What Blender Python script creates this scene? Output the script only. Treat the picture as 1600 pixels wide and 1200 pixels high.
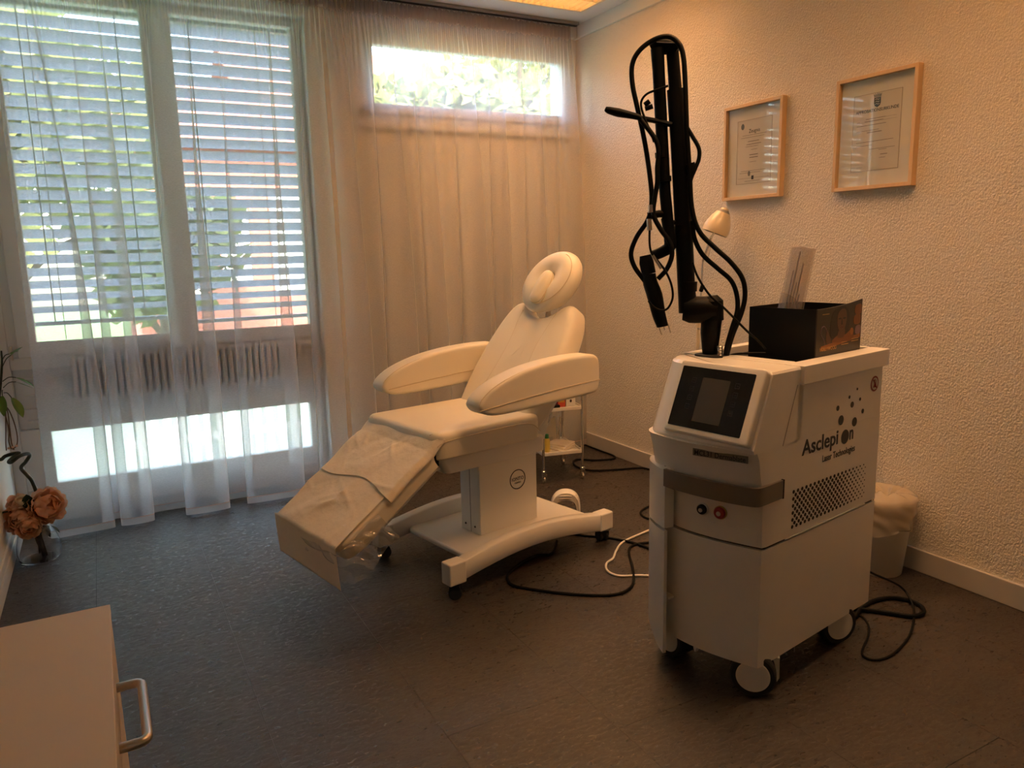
import bpy, bmesh, math, random
from math import sin, cos, pi, radians, sqrt, atan2
from mathutils import Vector, Matrix
random.seed(7)
S = bpy.context.scene
for o in list(bpy.data.objects):
    bpy.data.objects.remove(o, do_unlink=True)
COL = S.collection

# ------------------------------------------------------------------ camera, sky, sun, lamps, exposure
YAW, PITCH, ROLL, FPX, CAMH = 0.492883, -0.176481, -0.0231372, 1183.834, 1.5
cf = Vector((sin(YAW)*cos(PITCH), cos(YAW)*cos(PITCH), sin(PITCH)))
_r = Vector((cos(YAW), -sin(YAW), 0)); _u = _r.cross(cf)
cr = cos(ROLL)*_r + sin(ROLL)*_u
cu_ = -sin(ROLL)*_r + cos(ROLL)*_u
cam = bpy.data.cameras.new('camera'); camo = bpy.data.objects.new('camera', cam); COL.objects.link(camo)
cam.sensor_fit = 'HORIZONTAL'; cam.sensor_width = 36; cam.lens = FPX*36/1600; cam.clip_start = .05; cam.clip_end = 300
mw = Matrix((cr, cu_, -cf)).transposed().to_4x4(); mw.translation = Vector((0, 0, CAMH)); camo.matrix_world = mw
S.camera = camo
S.view_settings.view_transform = 'Standard'; S.view_settings.look = 'None'; S.view_settings.gamma = 1
S.view_settings.use_curve_mapping = False; S.view_settings.exposure = 0.0
S.cycles.transparent_max_bounces = 24; S.cycles.max_bounces = 10; S.cycles.diffuse_bounces = 6
S.cycles.transmission_bounces = 8; S.cycles.sample_clamp_indirect = 6; S.cycles.caustics_reflective = False; S.cycles.caustics_refractive = False

W = bpy.data.worlds.new('sky'); S.world = W; W.use_nodes = True
wn = W.node_tree.nodes; wl = W.node_tree.links
sky = wn.new('ShaderNodeTexSky'); sky.sky_type = 'NISHITA'; sky.sun_disc = False
sky.sun_elevation = radians(42); sky.sun_rotation = radians(200); sky.air_density = 1.3; sky.dust_density = 2.5; sky.ozone_density = 1.0
SKY_STRENGTH = 2.7
wn['Background'].inputs['Strength'].default_value = SKY_STRENGTH
wl.new(sky.outputs[0], wn['Background'].inputs[0])

def lamp(name, kind, loc, energy, color, rot=None, **kw):
    L = bpy.data.lights.new(name, kind); L.energy = energy; L.color = color
    for k, v in kw.items(): setattr(L, k, v)
    o = bpy.data.objects.new(name, L); o.location = loc
    if rot: o.rotation_euler = rot
    COL.objects.link(o); return o
sun = lamp('sun', 'SUN', (0, -20, 30), 11, (1, .95, .86), angle=radians(.6))
sun.rotation_euler = Vector((.35, .8, -.75)).to_track_quat('-Z', 'Y').to_euler()
WARM = (1.0, .59, .30)
LAMP_W = 45
# tubes of the two recessed ceiling lights (first is the one whose corner the photo shows, second is unseen, added to brighten the right wall)
CEIL = 3.045
LAMPS = [(2.42, 3.92, 1.2, 1.2, .52), (2.15, 1.85, 1.2, 1.2, .60)]
for i, (lx, ly, sx, sy, k) in enumerate(LAMPS):
    lamp('ceiling_lamp_tubes', 'AREA', (lx, ly-.17, CEIL+.075), LAMP_W*k, WARM, shape='RECTANGLE', size=sx-.04, size_y=sy-.40, spread=radians(128))

# ------------------------------------------------------------------ pixel -> world helpers (1600x1200 frame)
CP = Vector((0, 0, CAMH))
def ray(x, y): return (x-800)/FPX*cr - (y-600)/FPX*cu_ + cf
def on_plane(x, y, p0, n):
    d = ray(x, y); return CP + d*((p0-CP).dot(n)/d.dot(n))
def gp(x, y, z=0): return on_plane(x, y, Vector((0, 0, z)), Vector((0, 0, 1)))
def xp(x, y, X): return on_plane(x, y, Vector((X, 0, 0)), Vector((1, 0, 0)))
def yp(x, y, Y): return on_plane(x, y, Vector((0, Y, 0)), Vector((0, 1, 0)))

# ------------------------------------------------------------------ materials
def mat(name, col, rough=.5, metal=0, spec=.5, bump=0, bscale=60, var=0, vscale=8, coat=0, detail=4, stretch=None, sss=0, col2=None):
    m = bpy.data.materials.new(name); m.use_nodes = True
    n = m.node_tree.nodes; l = m.node_tree.links; b = n['Principled BSDF']
    b.inputs['Base Color'].default_value = (*col, 1); b.inputs['Roughness'].default_value = rough
    b.inputs['Metallic'].default_value = metal; b.inputs['Specular IOR Level'].default_value = spec
    b.inputs['Coat Weight'].default_value = coat; b.inputs['Coat Roughness'].default_value = .08
    tc = n.new('ShaderNodeTexCoord')
    src = tc.outputs['Object']
    if stretch:
        mp = n.new('ShaderNodeMapping'); mp.inputs['Scale'].default_value = stretch
        l.new(src, mp.inputs[0]); src = mp.outputs[0]
    nz = n.new('ShaderNodeTexNoise'); nz.inputs['Scale'].default_value = vscale; nz.inputs['Detail'].default_value = detail
    l.new(src, nz.inputs['Vector'])
    mx = n.new('ShaderNodeMix'); mx.data_type = 'RGBA'
    v = var if var else .03
    c2 = col2 if col2 else tuple(c*(1-v) for c in col)
    mx.inputs['A'].default_value = (*col, 1) if col2 else (*[min(1, c*(1+v)) for c in col], 1)
    mx.inputs['B'].default_value = (*c2, 1)
    if col2:
        rp = n.new('ShaderNodeValToRGB'); rp.color_ramp.elements[0].position = .35; rp.color_ramp.elements[1].position = .65
        l.new(nz.outputs['Fac'], rp.inputs[0]); l.new(rp.outputs[0], mx.inputs['Factor'])
    else:
        l.new(nz.outputs['Fac'], mx.inputs['Factor'])
    l.new(mx.outputs['Result'], b.inputs['Base Color'])
    if bump:
        nb = n.new('ShaderNodeTexNoise'); nb.inputs['Scale'].default_value = bscale; nb.inputs['Detail'].default_value = detail
        l.new(src, nb.inputs['Vector'])
        bp = n.new('ShaderNodeBump'); bp.inputs['Strength'].default_value = 1; bp.inputs['Distance'].default_value = bump
        l.new(nb.outputs['Fac'], bp.inputs['Height']); l.new(bp.outputs[0], b.inputs['Normal'])
    return m

def clear_mat(name, tint=(1, 1, 1), ior=1.45, rough=.02, milk=0, milkcol=(.9, .9, .9), thru=.6):
    m = bpy.data.materials.new(name); m.use_nodes = True; n = m.node_tree.nodes; l = m.node_tree.links
    n.remove(n['Principled BSDF']); out = n['Material Output']
    t = n.new('ShaderNodeBsdfTransparent'); t.inputs[0].default_value = (*tint, 1)
    g = n.new('ShaderNodeBsdfGlossy'); g.inputs['Roughness'].default_value = rough
    f0 = ((ior-1)/(ior+1))**2
    ge = n.new('ShaderNodeNewGeometry'); dt = n.new('ShaderNodeVectorMath'); dt.operation = 'DOT_PRODUCT'
    l.new(ge.outputs['Normal'], dt.inputs[0]); l.new(ge.outputs['Incoming'], dt.inputs[1])
    def mth(op, a, b):
        q = n.new('ShaderNodeMath'); q.operation = op
        for i, v in enumerate((a, b)):
            if hasattr(v, 'links'): l.new(v, q.inputs[i])
            else: q.inputs[i].default_value = v
        return q.outputs[0]
    c = mth('ABSOLUTE', dt.outputs['Value'], 0)
    fr_ = mth('MULTIPLY_ADD', mth('POWER', mth('SUBTRACT', 1, c), 5), 1-f0); fr_.node.inputs[2].default_value = f0   # Schlick
    mx = n.new('ShaderNodeMixShader'); l.new(fr_, mx.inputs[0])
    base = t
    if milk:
        d = n.new('ShaderNodeBsdfDiffuse'); d.inputs[0].default_value = (*milkcol, 1)
        tr = n.new('ShaderNodeBsdfTranslucent'); tr.inputs[0].default_value = (*milkcol, 1)
        a = n.new('ShaderNodeMixShader'); a.inputs[0].default_value = thru; l.new(d.outputs[0], a.inputs[1]); l.new(tr.outputs[0], a.inputs[2])
        b2 = n.new('ShaderNodeMixShader'); b2.inputs[0].default_value = milk
        l.new(t.outputs[0], b2.inputs[1]); l.new(a.outputs[0], b2.inputs[2]); base = b2
    l.new(base.outputs[0], mx.inputs[1]); l.new(g.outputs[0], mx.inputs[2]); l.new(mx.outputs[0], out.inputs[0])
    return m

def voile_mat(name, col, a0, trans=.55):
    """thin woven voile: light passes between threads; more threads lie in the way at grazing angles"""
    m = bpy.data.materials.new(name); m.use_nodes = True; n = m.node_tree.nodes; l = m.node_tree.links
    n.remove(n['Principled BSDF']); out = n['Material Output']
    t = n.new('ShaderNodeBsdfTransparent')
    d = n.new('ShaderNodeBsdfDiffuse'); d.inputs[0].default_value = (*col, 1)
    tr = n.new('ShaderNodeBsdfTranslucent'); tr.inputs[0].default_value = (*col, 1)
    a = n.new('ShaderNodeMixShader'); a.inputs[0].default_value = trans
    l.new(d.outputs[0], a.inputs[1]); l.new(tr.outputs[0], a.inputs[2])
    ge = n.new('ShaderNodeNewGeometry')
    dt = n.new('ShaderNodeVectorMath'); dt.operation = 'DOT_PRODUCT'; l.new(ge.outputs['Normal'], dt.inputs[0]); l.new(ge.outputs['Incoming'], dt.inputs[1])
    ab = n.new('ShaderNodeMath'); ab.operation = 'ABSOLUTE'; l.new(dt.outputs['Value'], ab.inputs[0])
    mxm = n.new('ShaderNodeMath'); mxm.operation = 'MAXIMUM'; mxm.inputs[1].default_value = .12; l.new(ab.outputs[0], mxm.inputs[0])
    dv = n.new('ShaderNodeMath'); dv.operation = 'DIVIDE'; dv.inputs[0].default_value = 1; l.new(mxm.outputs[0], dv.inputs[1])
    pw = n.new('ShaderNodeMath'); pw.operation = 'POWER'; pw.inputs[0].default_value = 1-a0; l.new(dv.outputs[0], pw.inputs[1])
    tc = n.new('ShaderNodeTexCoord'); mp = n.new('ShaderNodeMapping'); mp.inputs['Scale'].default_value = (90, 90, 500)
    nz = n.new('ShaderNodeTexNoise'); nz.inputs['Scale'].default_value = 1; nz.inputs['Detail'].default_value = 2
    l.new(tc.outputs['Object'], mp.inputs[0]); l.new(mp.outputs[0], nz.inputs['Vector'])
    mr = n.new('ShaderNodeMapRange'); mr.inputs['To Min'].default_value = .85; mr.inputs['To Max'].default_value = 1.15; l.new(nz.outputs['Fac'], mr.inputs['Value'])
    ml = n.new('ShaderNodeMath'); ml.operation = 'MULTIPLY'; ml.use_clamp = True; l.new(pw.outputs[0], ml.inputs[0]); l.new(mr.outputs[0], ml.inputs[1])
    mx = n.new('ShaderNodeMixShader'); l.new(ml.outputs[0], mx.inputs[0]); l.new(a.outputs[0], mx.inputs[1]); l.new(t.outputs[0], mx.inputs[2])
    l.new(mx.outputs[0], out.inputs[0]); return m

def glow_mat(name, col, s):
    m = bpy.data.materials.new(name); m.use_nodes = True; b = m.node_tree.nodes['Principled BSDF']
    b.inputs['Base Color'].default_value = (*col, 1); b.inputs['Emission Color'].default_value = (*col, 1); b.inputs['Emission Strength'].default_value = s
    return m

M = {}
M['wall'] = mat('woodchip_wallpaper', (.80, .74, .66), .85, bump=.007, bscale=135, var=.02, detail=2.5, stretch=(1, 1, .8))
M['wall_plain'] = mat('white_wall_paint', (.80, .79, .77), .8, bump=.002, bscale=80)
M['ceiling'] = mat('ceiling_paint', (.74, .73, .71), .9, bump=.001, bscale=90)
M['trim'] = mat('white_lacquer_trim', (.78, .76, .73), .4)
M['base'] = mat('grey_white_skirting', (.52, .49, .46), .45)
M['frame_white'] = mat('white_window_lacquer', (.80, .80, .80), .4)
M['cream'] = mat('cream_upholstery', (.80, .73, .60), .42, bump=.0006, bscale=350, var=.03)
M['cream_d'] = mat('cream_piping', (.62, .50, .34), .5)
M['pwhite'] = mat('off_white_plastic', (.82, .78, .72), .32, coat=.25)
M['pwhite_m'] = mat('off_white_coated_metal', (.80, .77, .71), .38)
M['basegrey'] = mat('pale_grey_plastic', (.62, .62, .60), .45)
M['black'] = mat('black_plastic', (.004, .004, .0045), .45, spec=.22)
M['blackm'] = mat('black_anodised', (.003, .003, .0035), .5, spec=.15)
M['hose'] = mat('black_rubber_hose', (.003, .003, .003), .5, spec=.18)
M['rubber'] = mat('black_rubber_tyre', (.012, .012, .013), .6)
M['blackgloss'] = mat('black_glass', (.006, .005, .005), .15, spec=.3)
M['display'] = mat('display_grey', (.055, .047, .042), .25)
M['keyline'] = mat('key_outline_grey', (.035, .032, .03), .3)
M['chrome'] = mat('chrome', (.75, .74, .72), .16, metal=1)
M['steel'] = mat('brushed_steel', (.60, .56, .52), .32, metal=1)
M['band'] = mat('grey_brown_anodised_band', (.20, .165, .135), .38, metal=.35)
M['ink'] = mat('dark_blue_black_ink', (.012, .013, .022), .45)
M['inkgrey'] = mat('grey_print', (.20, .18, .17), .6)
M['inkbrown'] = mat('brown_grey_print', (.22, .17, .14), .6)
M['slot'] = mat('dark_opening', (.012, .010, .009), .7)
M['red'] = mat('red_button', (.30, .018, .02), .3)
M['signred'] = mat('sign_red', (.28, .02, .03), .5)
M['signwhite'] = mat('sign_white', (.62, .55, .47), .5)
M['yellow'] = mat('yellow_ring', (.50, .30, .05), .4)
M['plate'] = mat('grey_label_plate', (.21, .19, .17), .4)
M['wood'] = mat('pale_beech_wood', (.74, .52, .30), .45, var=.10, vscale=14, stretch=(6, 6, .6), detail=6)
M['mat_card'] = mat('white_mount_card', (.82, .78, .72), .8)
M['paper'] = mat('certificate_paper', (.74, .68, .61), .75)
M['ptissue'] = mat('paper_sheet', (.80, .70, .56), .8, bump=.012, bscale=9, detail=5, var=.03)
M['ptissue2'] = mat('paper_sheet_upper', (.84, .75, .62), .8, bump=.012, bscale=10, detail=5, var=.03)
M['cab'] = mat('cream_melamine', (.74, .64, .52), .5, var=.015)
M['cabedge'] = mat('melamine_edge', (.72, .60, .48), .45)
M['glass'] = clear_mat('window_glass', (.97, .985, .98))
M['pglass'] = clear_mat('picture_glass', (.97, .98, .97), rough=.03)
M['vase'] = mat('vase_glass', (.97, .985, .98), .01)
_b = M['vase'].node_tree.nodes['Principled BSDF']; _b.inputs['Transmission Weight'].default_value = 1; _b.inputs['IOR'].default_value = 1.45
M['film'] = clear_mat('clear_plastic_film', (.95, .95, .95), ior=2.2, rough=.10, milk=.14)
M['bag'] = clear_mat('translucent_bag', (.88, .84, .80), ior=1.4, rough=.15, milk=.32, milkcol=(.60, .52, .45))
M['liner'] = clear_mat('white_bin_liner', (.95, .92, .88), ior=1.4, rough=.25, milk=.72, milkcol=(.88, .80, .68))
M['frost'] = clear_mat('frosted_glass', (.95, .97, .95), ior=1.3, rough=.3, milk=.46, milkcol=(.90, .92, .90), thru=.72)
M['voile'] = voile_mat('white_voile', (.74, .73, .75), .36, .74)
M['hem'] = voile_mat('white_voile_hem', (.86, .82, .80), .62, .7)
M['tape'] = voile_mat('curtain_heading_tape', (.50, .45, .43), .90, .40)
M['stitch'] = mat('pinkish_hem_stitching', (.60, .42, .36), .8)
M['slat'] = mat('silver_grey_blind_slat', (.60, .62, .66), .5)
M['blindrail'] = mat('blind_bottom_rail', (.40, .42, .44), .5)
M['rail'] = mat('grey_curtain_rail', (.28, .27, .27), .5)
M['radiator'] = mat('white_radiator_enamel', (.78, .75, .73), .4)
M['rad_in'] = mat('radiator_gap_shade', (.07, .05, .04), .8)
M['leaf'] = mat('leaf_green', (.10, .22, .03), .45, var=.3, vscale=20)
M['leafd'] = mat('dark_leaf_green', (.015, .035, .02), .45, var=.2, vscale=20)
M['stemd'] = mat('dark_green_stem', (.018, .032, .025), .4)
M['root'] = mat('dry_brown_root', (.16, .10, .07), .8)
M['petal'] = mat('peach_petal', (.86, .50, .33), .6, var=.2, vscale=30, col2=(.90, .68, .50))
M['petalb'] = mat('pale_bud_petal', (.86, .70, .50), .6)
M['bark'] = mat('brown_stem', (.05, .035, .025), .7)
M['pink'] = mat('pink_carton', (.62, .05, .16), .5); M['redbox'] = mat('red_carton', (.55, .08, .04), .5)
M['white'] = mat('white_carton', (.78, .76, .72), .6)
M['ybottle'] = mat('yellow_bottle', (.70, .52, .10), .35); M['gcap'] = mat('green_cap', (.04, .20, .05), .4)
M['louver'] = mat('louvre_satin_blade', (.72, .60, .42), .45)
M['tube'] = glow_mat('fluorescent_tube', (1, .66, .25), 7.0)
M['panel'] = glow_mat('added_glow_panel', (1, .68, .29), 1.9)
M['lampw'] = mat('cream_lamp_enamel', (.80, .68, .50), .28, coat=.3)
M['lampin'] = mat('grey_lamp_inside', (.30, .29, .28), .5)
M['binw'] = mat('white_bin_plastic', (.74, .69, .62), .4)

for q, c in (('petal', (.88, .56, .38)), ('petalb', (.88, .74, .54))):
    n = M[q].node_tree.nodes; l = M[q].node_tree.links
    tr = n.new('ShaderNodeBsdfTranslucent'); tr.inputs[0].default_value = (*c, 1)
    mx = n.new('ShaderNodeMixShader'); mx.inputs[0].default_value = .45; l.new(n['Principled BSDF'].outputs[0], mx.inputs[1]); l.new(tr.outputs[0], mx.inputs[2]); l.new(mx.outputs[0], n['Material Output'].inputs[0])
def floor_mat():
    m = bpy.data.materials.new('dark_slate_vinyl'); m.use_nodes = True; n = m.node_tree.nodes; l = m.node_tree.links; b = n['Principled BSDF']
    tc = n.new('ShaderNodeTexCoord'); mp = n.new('ShaderNodeMapping'); mp.inputs['Scale'].default_value = (1, 2.2, 1); l.new(tc.outputs['Object'], mp.inputs[0])
    a = n.new('ShaderNodeTexNoise'); a.inputs['Scale'].default_value = 3.0; a.inputs['Detail'].default_value = 9; a.inputs['Roughness'].default_value = .65; l.new(mp.outputs[0], a.inputs['Vector'])
    r = n.new('ShaderNodeValToRGB'); r.color_ramp.elements[0].position = .3; r.color_ramp.elements[1].position = .72
    r.color_ramp.elements[0].color = (.021, .0145, .0110, 1); r.color_ramp.elements[1].color = (.045, .032, .0255, 1)
    l.new(a.outputs['Fac'], r.inputs[0]); l.new(r.outputs[0], b.inputs['Base Color'])
    c = n.new('ShaderNodeTexNoise'); c.inputs['Scale'].default_value = 30; c.inputs['Detail'].default_value = 7; c.inputs['Roughness'].default_value = .68; c.inputs['Distortion'].default_value = .8; l.new(mp.outputs[0], c.inputs['Vector'])
    rr = n.new('ShaderNodeValToRGB'); rr.color_ramp.elements[0].position = .40; rr.color_ramp.elements[1].position = .60
    rr.color_ramp.elements[0].color = (.52, .52, .52, 1); rr.color_ramp.elements[1].color = (.27, .27, .27, 1); l.new(c.outputs['Fac'], rr.inputs[0]); l.new(rr.outputs[0], b.inputs['Roughness'])
    bp = n.new('ShaderNodeBump'); bp.inputs['Distance'].default_value = .003; bp.inputs['Strength'].default_value = 1; l.new(c.outputs['Fac'], bp.inputs['Height']); l.new(bp.outputs[0], b.inputs['Normal'])
    b.inputs['Specular IOR Level'].default_value = .95
    return m
M['floor'] = floor_mat()

# ------------------------------------------------------------------ object helpers
def tag(o, label=None, cat=None, group=None, kind=None):
    if label: o['label'] = label
    if cat: o['category'] = cat
    if group: o['group'] = group
    if kind: o['kind'] = kind
    return o
def empty(name, loc=(0, 0, 0), rz=0, **kw):
    o = bpy.data.objects.new(name, None); o.location = loc; o.rotation_euler = (0, 0, rz); o.empty_display_size = .05
    COL.objects.link(o); return tag(o, **kw)
def copy_tree(o, parent=None):
    c = o.copy(); COL.objects.link(c); c.parent = parent
    for ch in list(o.children): copy_tree(ch, c)
    return c

class G:
    """gathers shapes, links them as one mesh object"""
    def __init__(s, T=None): s.v = []; s.f = []; s.T = T; s.bev = False
    def add(s, vs, fs, T=None):
        k = len(s.v); T = T or s.T
        vs = [Vector(p) for p in vs]
        if T is not None: vs = [T @ p for p in vs]
        s.v += [tuple(p) for p in vs]; s.f += [tuple(i+k for i in f) for f in fs]; return s
    def box(s, a, b, bev=0, seg=2, T=None):
        (x0, y0, z0), (x1, y1, z1) = [min(p, q) for p, q in zip(a, b)], [max(p, q) for p, q in zip(a, b)]
        if not bev:
            vs = [(x0, y0, z0), (x1, y0, z0), (x1, y1, z0), (x0, y1, z0), (x0, y0, z1), (x1, y0, z1), (x1, y1, z1), (x0, y1, z1)]
            return s.add(vs, [(0, 3, 2, 1), (4, 5, 6, 7), (0, 1, 5, 4), (1, 2, 6, 5), (2, 3, 7, 6), (3, 0, 4, 7)], T)
        s.bev = True
        bm = bmesh.new(); bmesh.ops.create_cube(bm, size=1)
        for v in bm.verts: v.co = Vector(((x0+x1)/2+v.co.x*(x1-x0), (y0+y1)/2+v.co.y*(y1-y0), (z0+z1)/2+v.co.z*(z1-z0)))
        bev = min(bev, .49*min(x1-x0, y1-y0, z1-z0))
        bmesh.ops.bevel(bm, geom=bm.edges[:], offset=bev, segments=seg, profile=.5, affect='EDGES')
        bm.verts.index_update(); vs = [v.co.copy() for v in bm.verts]; fs = [[v.index for v in f.verts] for f in bm.faces]; bm.free()
        return s.add(vs, fs, T)
    def tube(s, pts, r, seg=10, smooth=0, cap=True, T=None, closed=False):
        pts = [Vector(p) for p in pts]; rs = list(r) if isinstance(r, (list, tuple)) else None
        if smooth:
            q = []; qr = []; n = len(pts)
            for i in range(n-1 if not closed else n):
                g = lambda k: pts[k % n] if closed else pts[max(0, min(n-1, k))]
                p0, p1, p2, p3 = g(i-1), g(i), g(i+1), g(i+2)
                for k in range(smooth):
                    t = k/smooth
                    q.append(.5*((2*p1)+(p2-p0)*t+(2*p0-5*p1+4*p2-p3)*t*t+(3*p1-3*p2+p3-p0)*t**3))
                    if rs: qr.append(rs[i]+(rs[(i+1) % n]-rs[i])*t)
            if not closed:
                q.append(pts[-1])
                if rs: qr.append(rs[-1])
            pts = q; rs = qr if rs else None
        n = len(pts); vs = []; fs = []; up = None
        for i, p in enumerate(pts):
            if closed: d = pts[(i+1) % n]-pts[i-1]
            else: d = pts[min(n-1, i+1)]-pts[max(0, i-1)]
            d = d.normalized() if d.length > 1e-9 else Vector((0, 0, 1))
            if up is None:
                up = Vector((0, 0, 1)) if abs(d.z) < .9 else Vector((1, 0, 0))
            up = (up-d*up.dot(d)); up = up.normalized() if up.length > 1e-6 else d.orthogonal().normalized()
            sd = d.cross(up); rr = rs[i] if rs else r
            for k in range(seg):
                a = 2*pi*k/seg; vs.append(p+up*cos(a)*rr+sd*sin(a)*rr)
        for i in range(n if closed else n-1):
            for k in range(seg):
                a = i*seg+k; b = i*seg+(k+1) % seg; c = ((i+1) % n)*seg+(k+1) % seg; d = ((i+1) % n)*seg+k
                fs.append((a, b, c, d))
        if cap and not closed:
            fs.append(tuple(range(seg-1, -1, -1))); fs.append(tuple((n-1)*seg+k for k in range(seg)))
        return s.add(vs, fs, T)
    def cyl(s, p0, p1, r0, r1=None, seg=20, T=None): return s.tube([p0, p1], [r0, r0 if r1 is None else r1], seg, T=T)
    def lathe(s, prof, c=(0, 0, 0), seg=28, T=None, cap0=True, cap1=True, axis=None):
        c = Vector(c); vs = []; fs = []
        if axis is None: ex, ey, ez = Vector((1, 0, 0)), Vector((0, 1, 0)), Vector((0, 0, 1))
        else:
            ez = Vector(axis).normalized(); ex = ez.orthogonal().normalized(); ey = ez.cross(ex)
        for r, z in prof:
            for k in range(seg):
                a = 2*pi*k/seg; vs.append(c+ex*r*cos(a)+ey*r*sin(a)+ez*z)
        for i in range(len(prof)-1):
            for k in range(seg):
                fs.append((i*seg+k, i*seg+(k+1) % seg, (i+1)*seg+(k+1) % seg, (i+1)*seg+k))
        if cap0: fs.append(tuple(range(seg-1, -1, -1)))
        if cap1: fs.append(tuple((len(prof)-1)*seg+k for k in range(seg)))
        return s.add(vs, fs, T)
    def prism(s, poly, z0, z1, T=None):
        n = len(poly); vs = [(x, y, z0) for x, y in poly]+[(x, y, z1) for x, y in poly]
        fs = [tuple(range(n-1, -1, -1)), tuple(range(n, 2*n))]+[(i, (i+1) % n, n+(i+1) % n, n+i) for i in range(n)]
        return s.add(vs, fs, T)
    def loft(s, rings, cap=True, T=None, closed=True):
        n = len(rings[0]); vs = [p for r in rings for p in r]; fs = []
        for i in range(len(rings)-1):
            for k in range(n if closed else n-1):
                fs.append((i*n+k, i*n+(k+1) % n, (i+1)*n+(k+1) % n, (i+1)*n+k))
        if cap: fs += [tuple(range(n-1, -1, -1)), tuple((len(rings)-1)*n+k for k in range(n))]
        return s.add(vs, fs, T)
    def grid(s, fn, nu, nv, T=None):
        vs = [fn(i/nu, j/nv) for j in range(nv+1) for i in range(nu+1)]
        fs = [(j*(nu+1)+i, j*(nu+1)+i+1, (j+1)*(nu+1)+i+1, (j+1)*(nu+1)+i) for j in range(nv) for i in range(nu)]
        return s.add(vs, fs, T)
    def pad(s, outline, thick, er, dome=0, T=None, n_edge=5, back=.35):
        """puffy cushion: outline in local xy, thickness in local z, rounded rim er"""
        P = [Vector((x, y)) for x, y in outline]; n = len(P)
        ar = sum(P[i].x*P[(i+1) % n].y-P[(i+1) % n].x*P[i].y for i in range(n))
        if ar < 0: P = P[::-1]
        N = []
        for i in range(n):
            d = (P[(i+1) % n]-P[i-1]); d = d.normalized() if d.length > 1e-9 else Vector((1, 0)); N.append(Vector((-d.y, d.x)))
        c = sum(P, Vector((0, 0)))/n; rings = []
        br = er*back
        for k in range(n_edge):
            a = pi/2*k/(n_edge-1); ins = br*(1-sin(a)); h = br*(1-cos(a)); rings.append([(*(P[i]+N[i]*ins), h) for i in range(n)])
        for k in range(n_edge):
            a = pi/2*k/(n_edge-1); ins = er*(1-cos(a)); h = thick-er+er*sin(a); rings.append([(*(P[i]+N[i]*ins), h) for i in range(n)])
        top = [P[i]+N[i]*er for i in range(n)]
        for t in (.85, .65, .4, .15):
            h = thick+dome*(1-t*t); rings.append([(*(c+(top[i]-c)*t), h) for i in range(n)])
        return s.loft(rings, T=T)
    def make(s, name, m, parent=None, smooth=False, kind=None, label=None, auto=None):
        me = bpy.data.meshes.new(name); me.from_pydata(s.v, [], s.f); me.update()
        mats = m if isinstance(m, (list, tuple)) else [m]
        for q in mats: me.materials.append(q)
        bm = bmesh.new(); bm.from_mesh(me); bmesh.ops.recalc_face_normals(bm, faces=bm.faces[:]); bm.to_mesh(me); bm.free()
        if smooth:
            me.polygons.foreach_set('use_smooth', [True]*len(me.polygons))
            ang = auto if auto else radians(40)
            me.set_sharp_from_angle(angle=ang)
        o = bpy.data.objects.new(name, me); COL.objects.link(o)
        if smooth and s.bev:
            wn_ = o.modifiers.new('weighted', 'WEIGHTED_NORMAL'); wn_.keep_sharp = True; wn_.weight = 100
        if parent: o.parent = parent
        if kind: o['kind'] = kind
        if label: o['label'] = label
        return o
def ellipse(a, b, n=32, cx=0, cy=0): return [(cx+a*cos(2*pi*i/n), cy+b*sin(2*pi*i/n)) for i in range(n)]
def frame(o, ex, ey, ez):
    m = Matrix((Vector(ex), Vector(ey), Vector(ez))).transposed().to_4x4(); m.translation = Vector(o); return m
def text(name, body, size, T, m, parent=None, align='LEFT', xs=1, thick=.0004, bold=0, shear=0, kind=None):
    cu = bpy.data.curves.new(name, 'FONT'); cu.body = body; cu.size = size; cu.align_x = align; cu.extrude = thick; cu.offset = bold; cu.shear = shear; cu.resolution_u = 3
    o = bpy.data.objects.new(name, cu); COL.objects.link(o)
    bpy.context.view_layer.update()
    me = bpy.data.meshes.new_from_object(o); bpy.data.objects.remove(o, do_unlink=True)
    me.transform(T @ Matrix.Diagonal((xs, 1, 1, 1))); me.materials.clear(); me.materials.append(m)
    o = bpy.data.objects.new(name, me); COL.objects.link(o)
    if parent: o.parent = parent
    return o
def smooth_poly(pts, k=8, closed=True):
    P = [Vector((*p, 0)) for p in pts]; n = len(P); out = []
    for i in range(n if closed else n-1):
        g = (lambda j: P[j % n]) if closed else (lambda j: P[max(0, min(n-1, j))])
        p0, p1, p2, p3 = g(i-1), g(i), g(i+1), g(i+2)
        for q in range(k):
            t = q/k; v = .5*((2*p1)+(p2-p0)*t+(2*p0-5*p1+4*p2-p3)*t*t+(3*p1-3*p2+p3-p0)*t**3); out.append((v.x, v.y))
    if not closed: out.append(tuple(P[-1][:2]))
    return out
def round_rect(x0, y0, x1, y1, r, k=5):
    out = []
    for cx, cy, a0 in ((x1-r, y1-r, 0), (x0+r, y1-r, pi/2), (x0+r, y0+r, pi), (x1-r, y0+r, 3*pi/2)):
        for i in range(k+1):
            a = a0+pi/2*i/k; out.append((cx+r*cos(a), cy+r*sin(a)))
    return out
def dense(poly, step=.03):
    out = []; n = len(poly)
    for i in range(n):
        a = Vector(poly[i]); b = Vector(poly[(i+1) % n]); k = max(1, int((b-a).length/step))
        for j in range(k): out.append(tuple(a+(b-a)*j/k))
    return out

# ================================================================== ROOM
XL, XR, YB, YW, YN = -.53, 3.182, -1.3, 4.84, 4.95     # left wall, right wall, back wall, window wall, window niche plane
NX = 1.24                                              # the niche of the big window ends here
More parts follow.
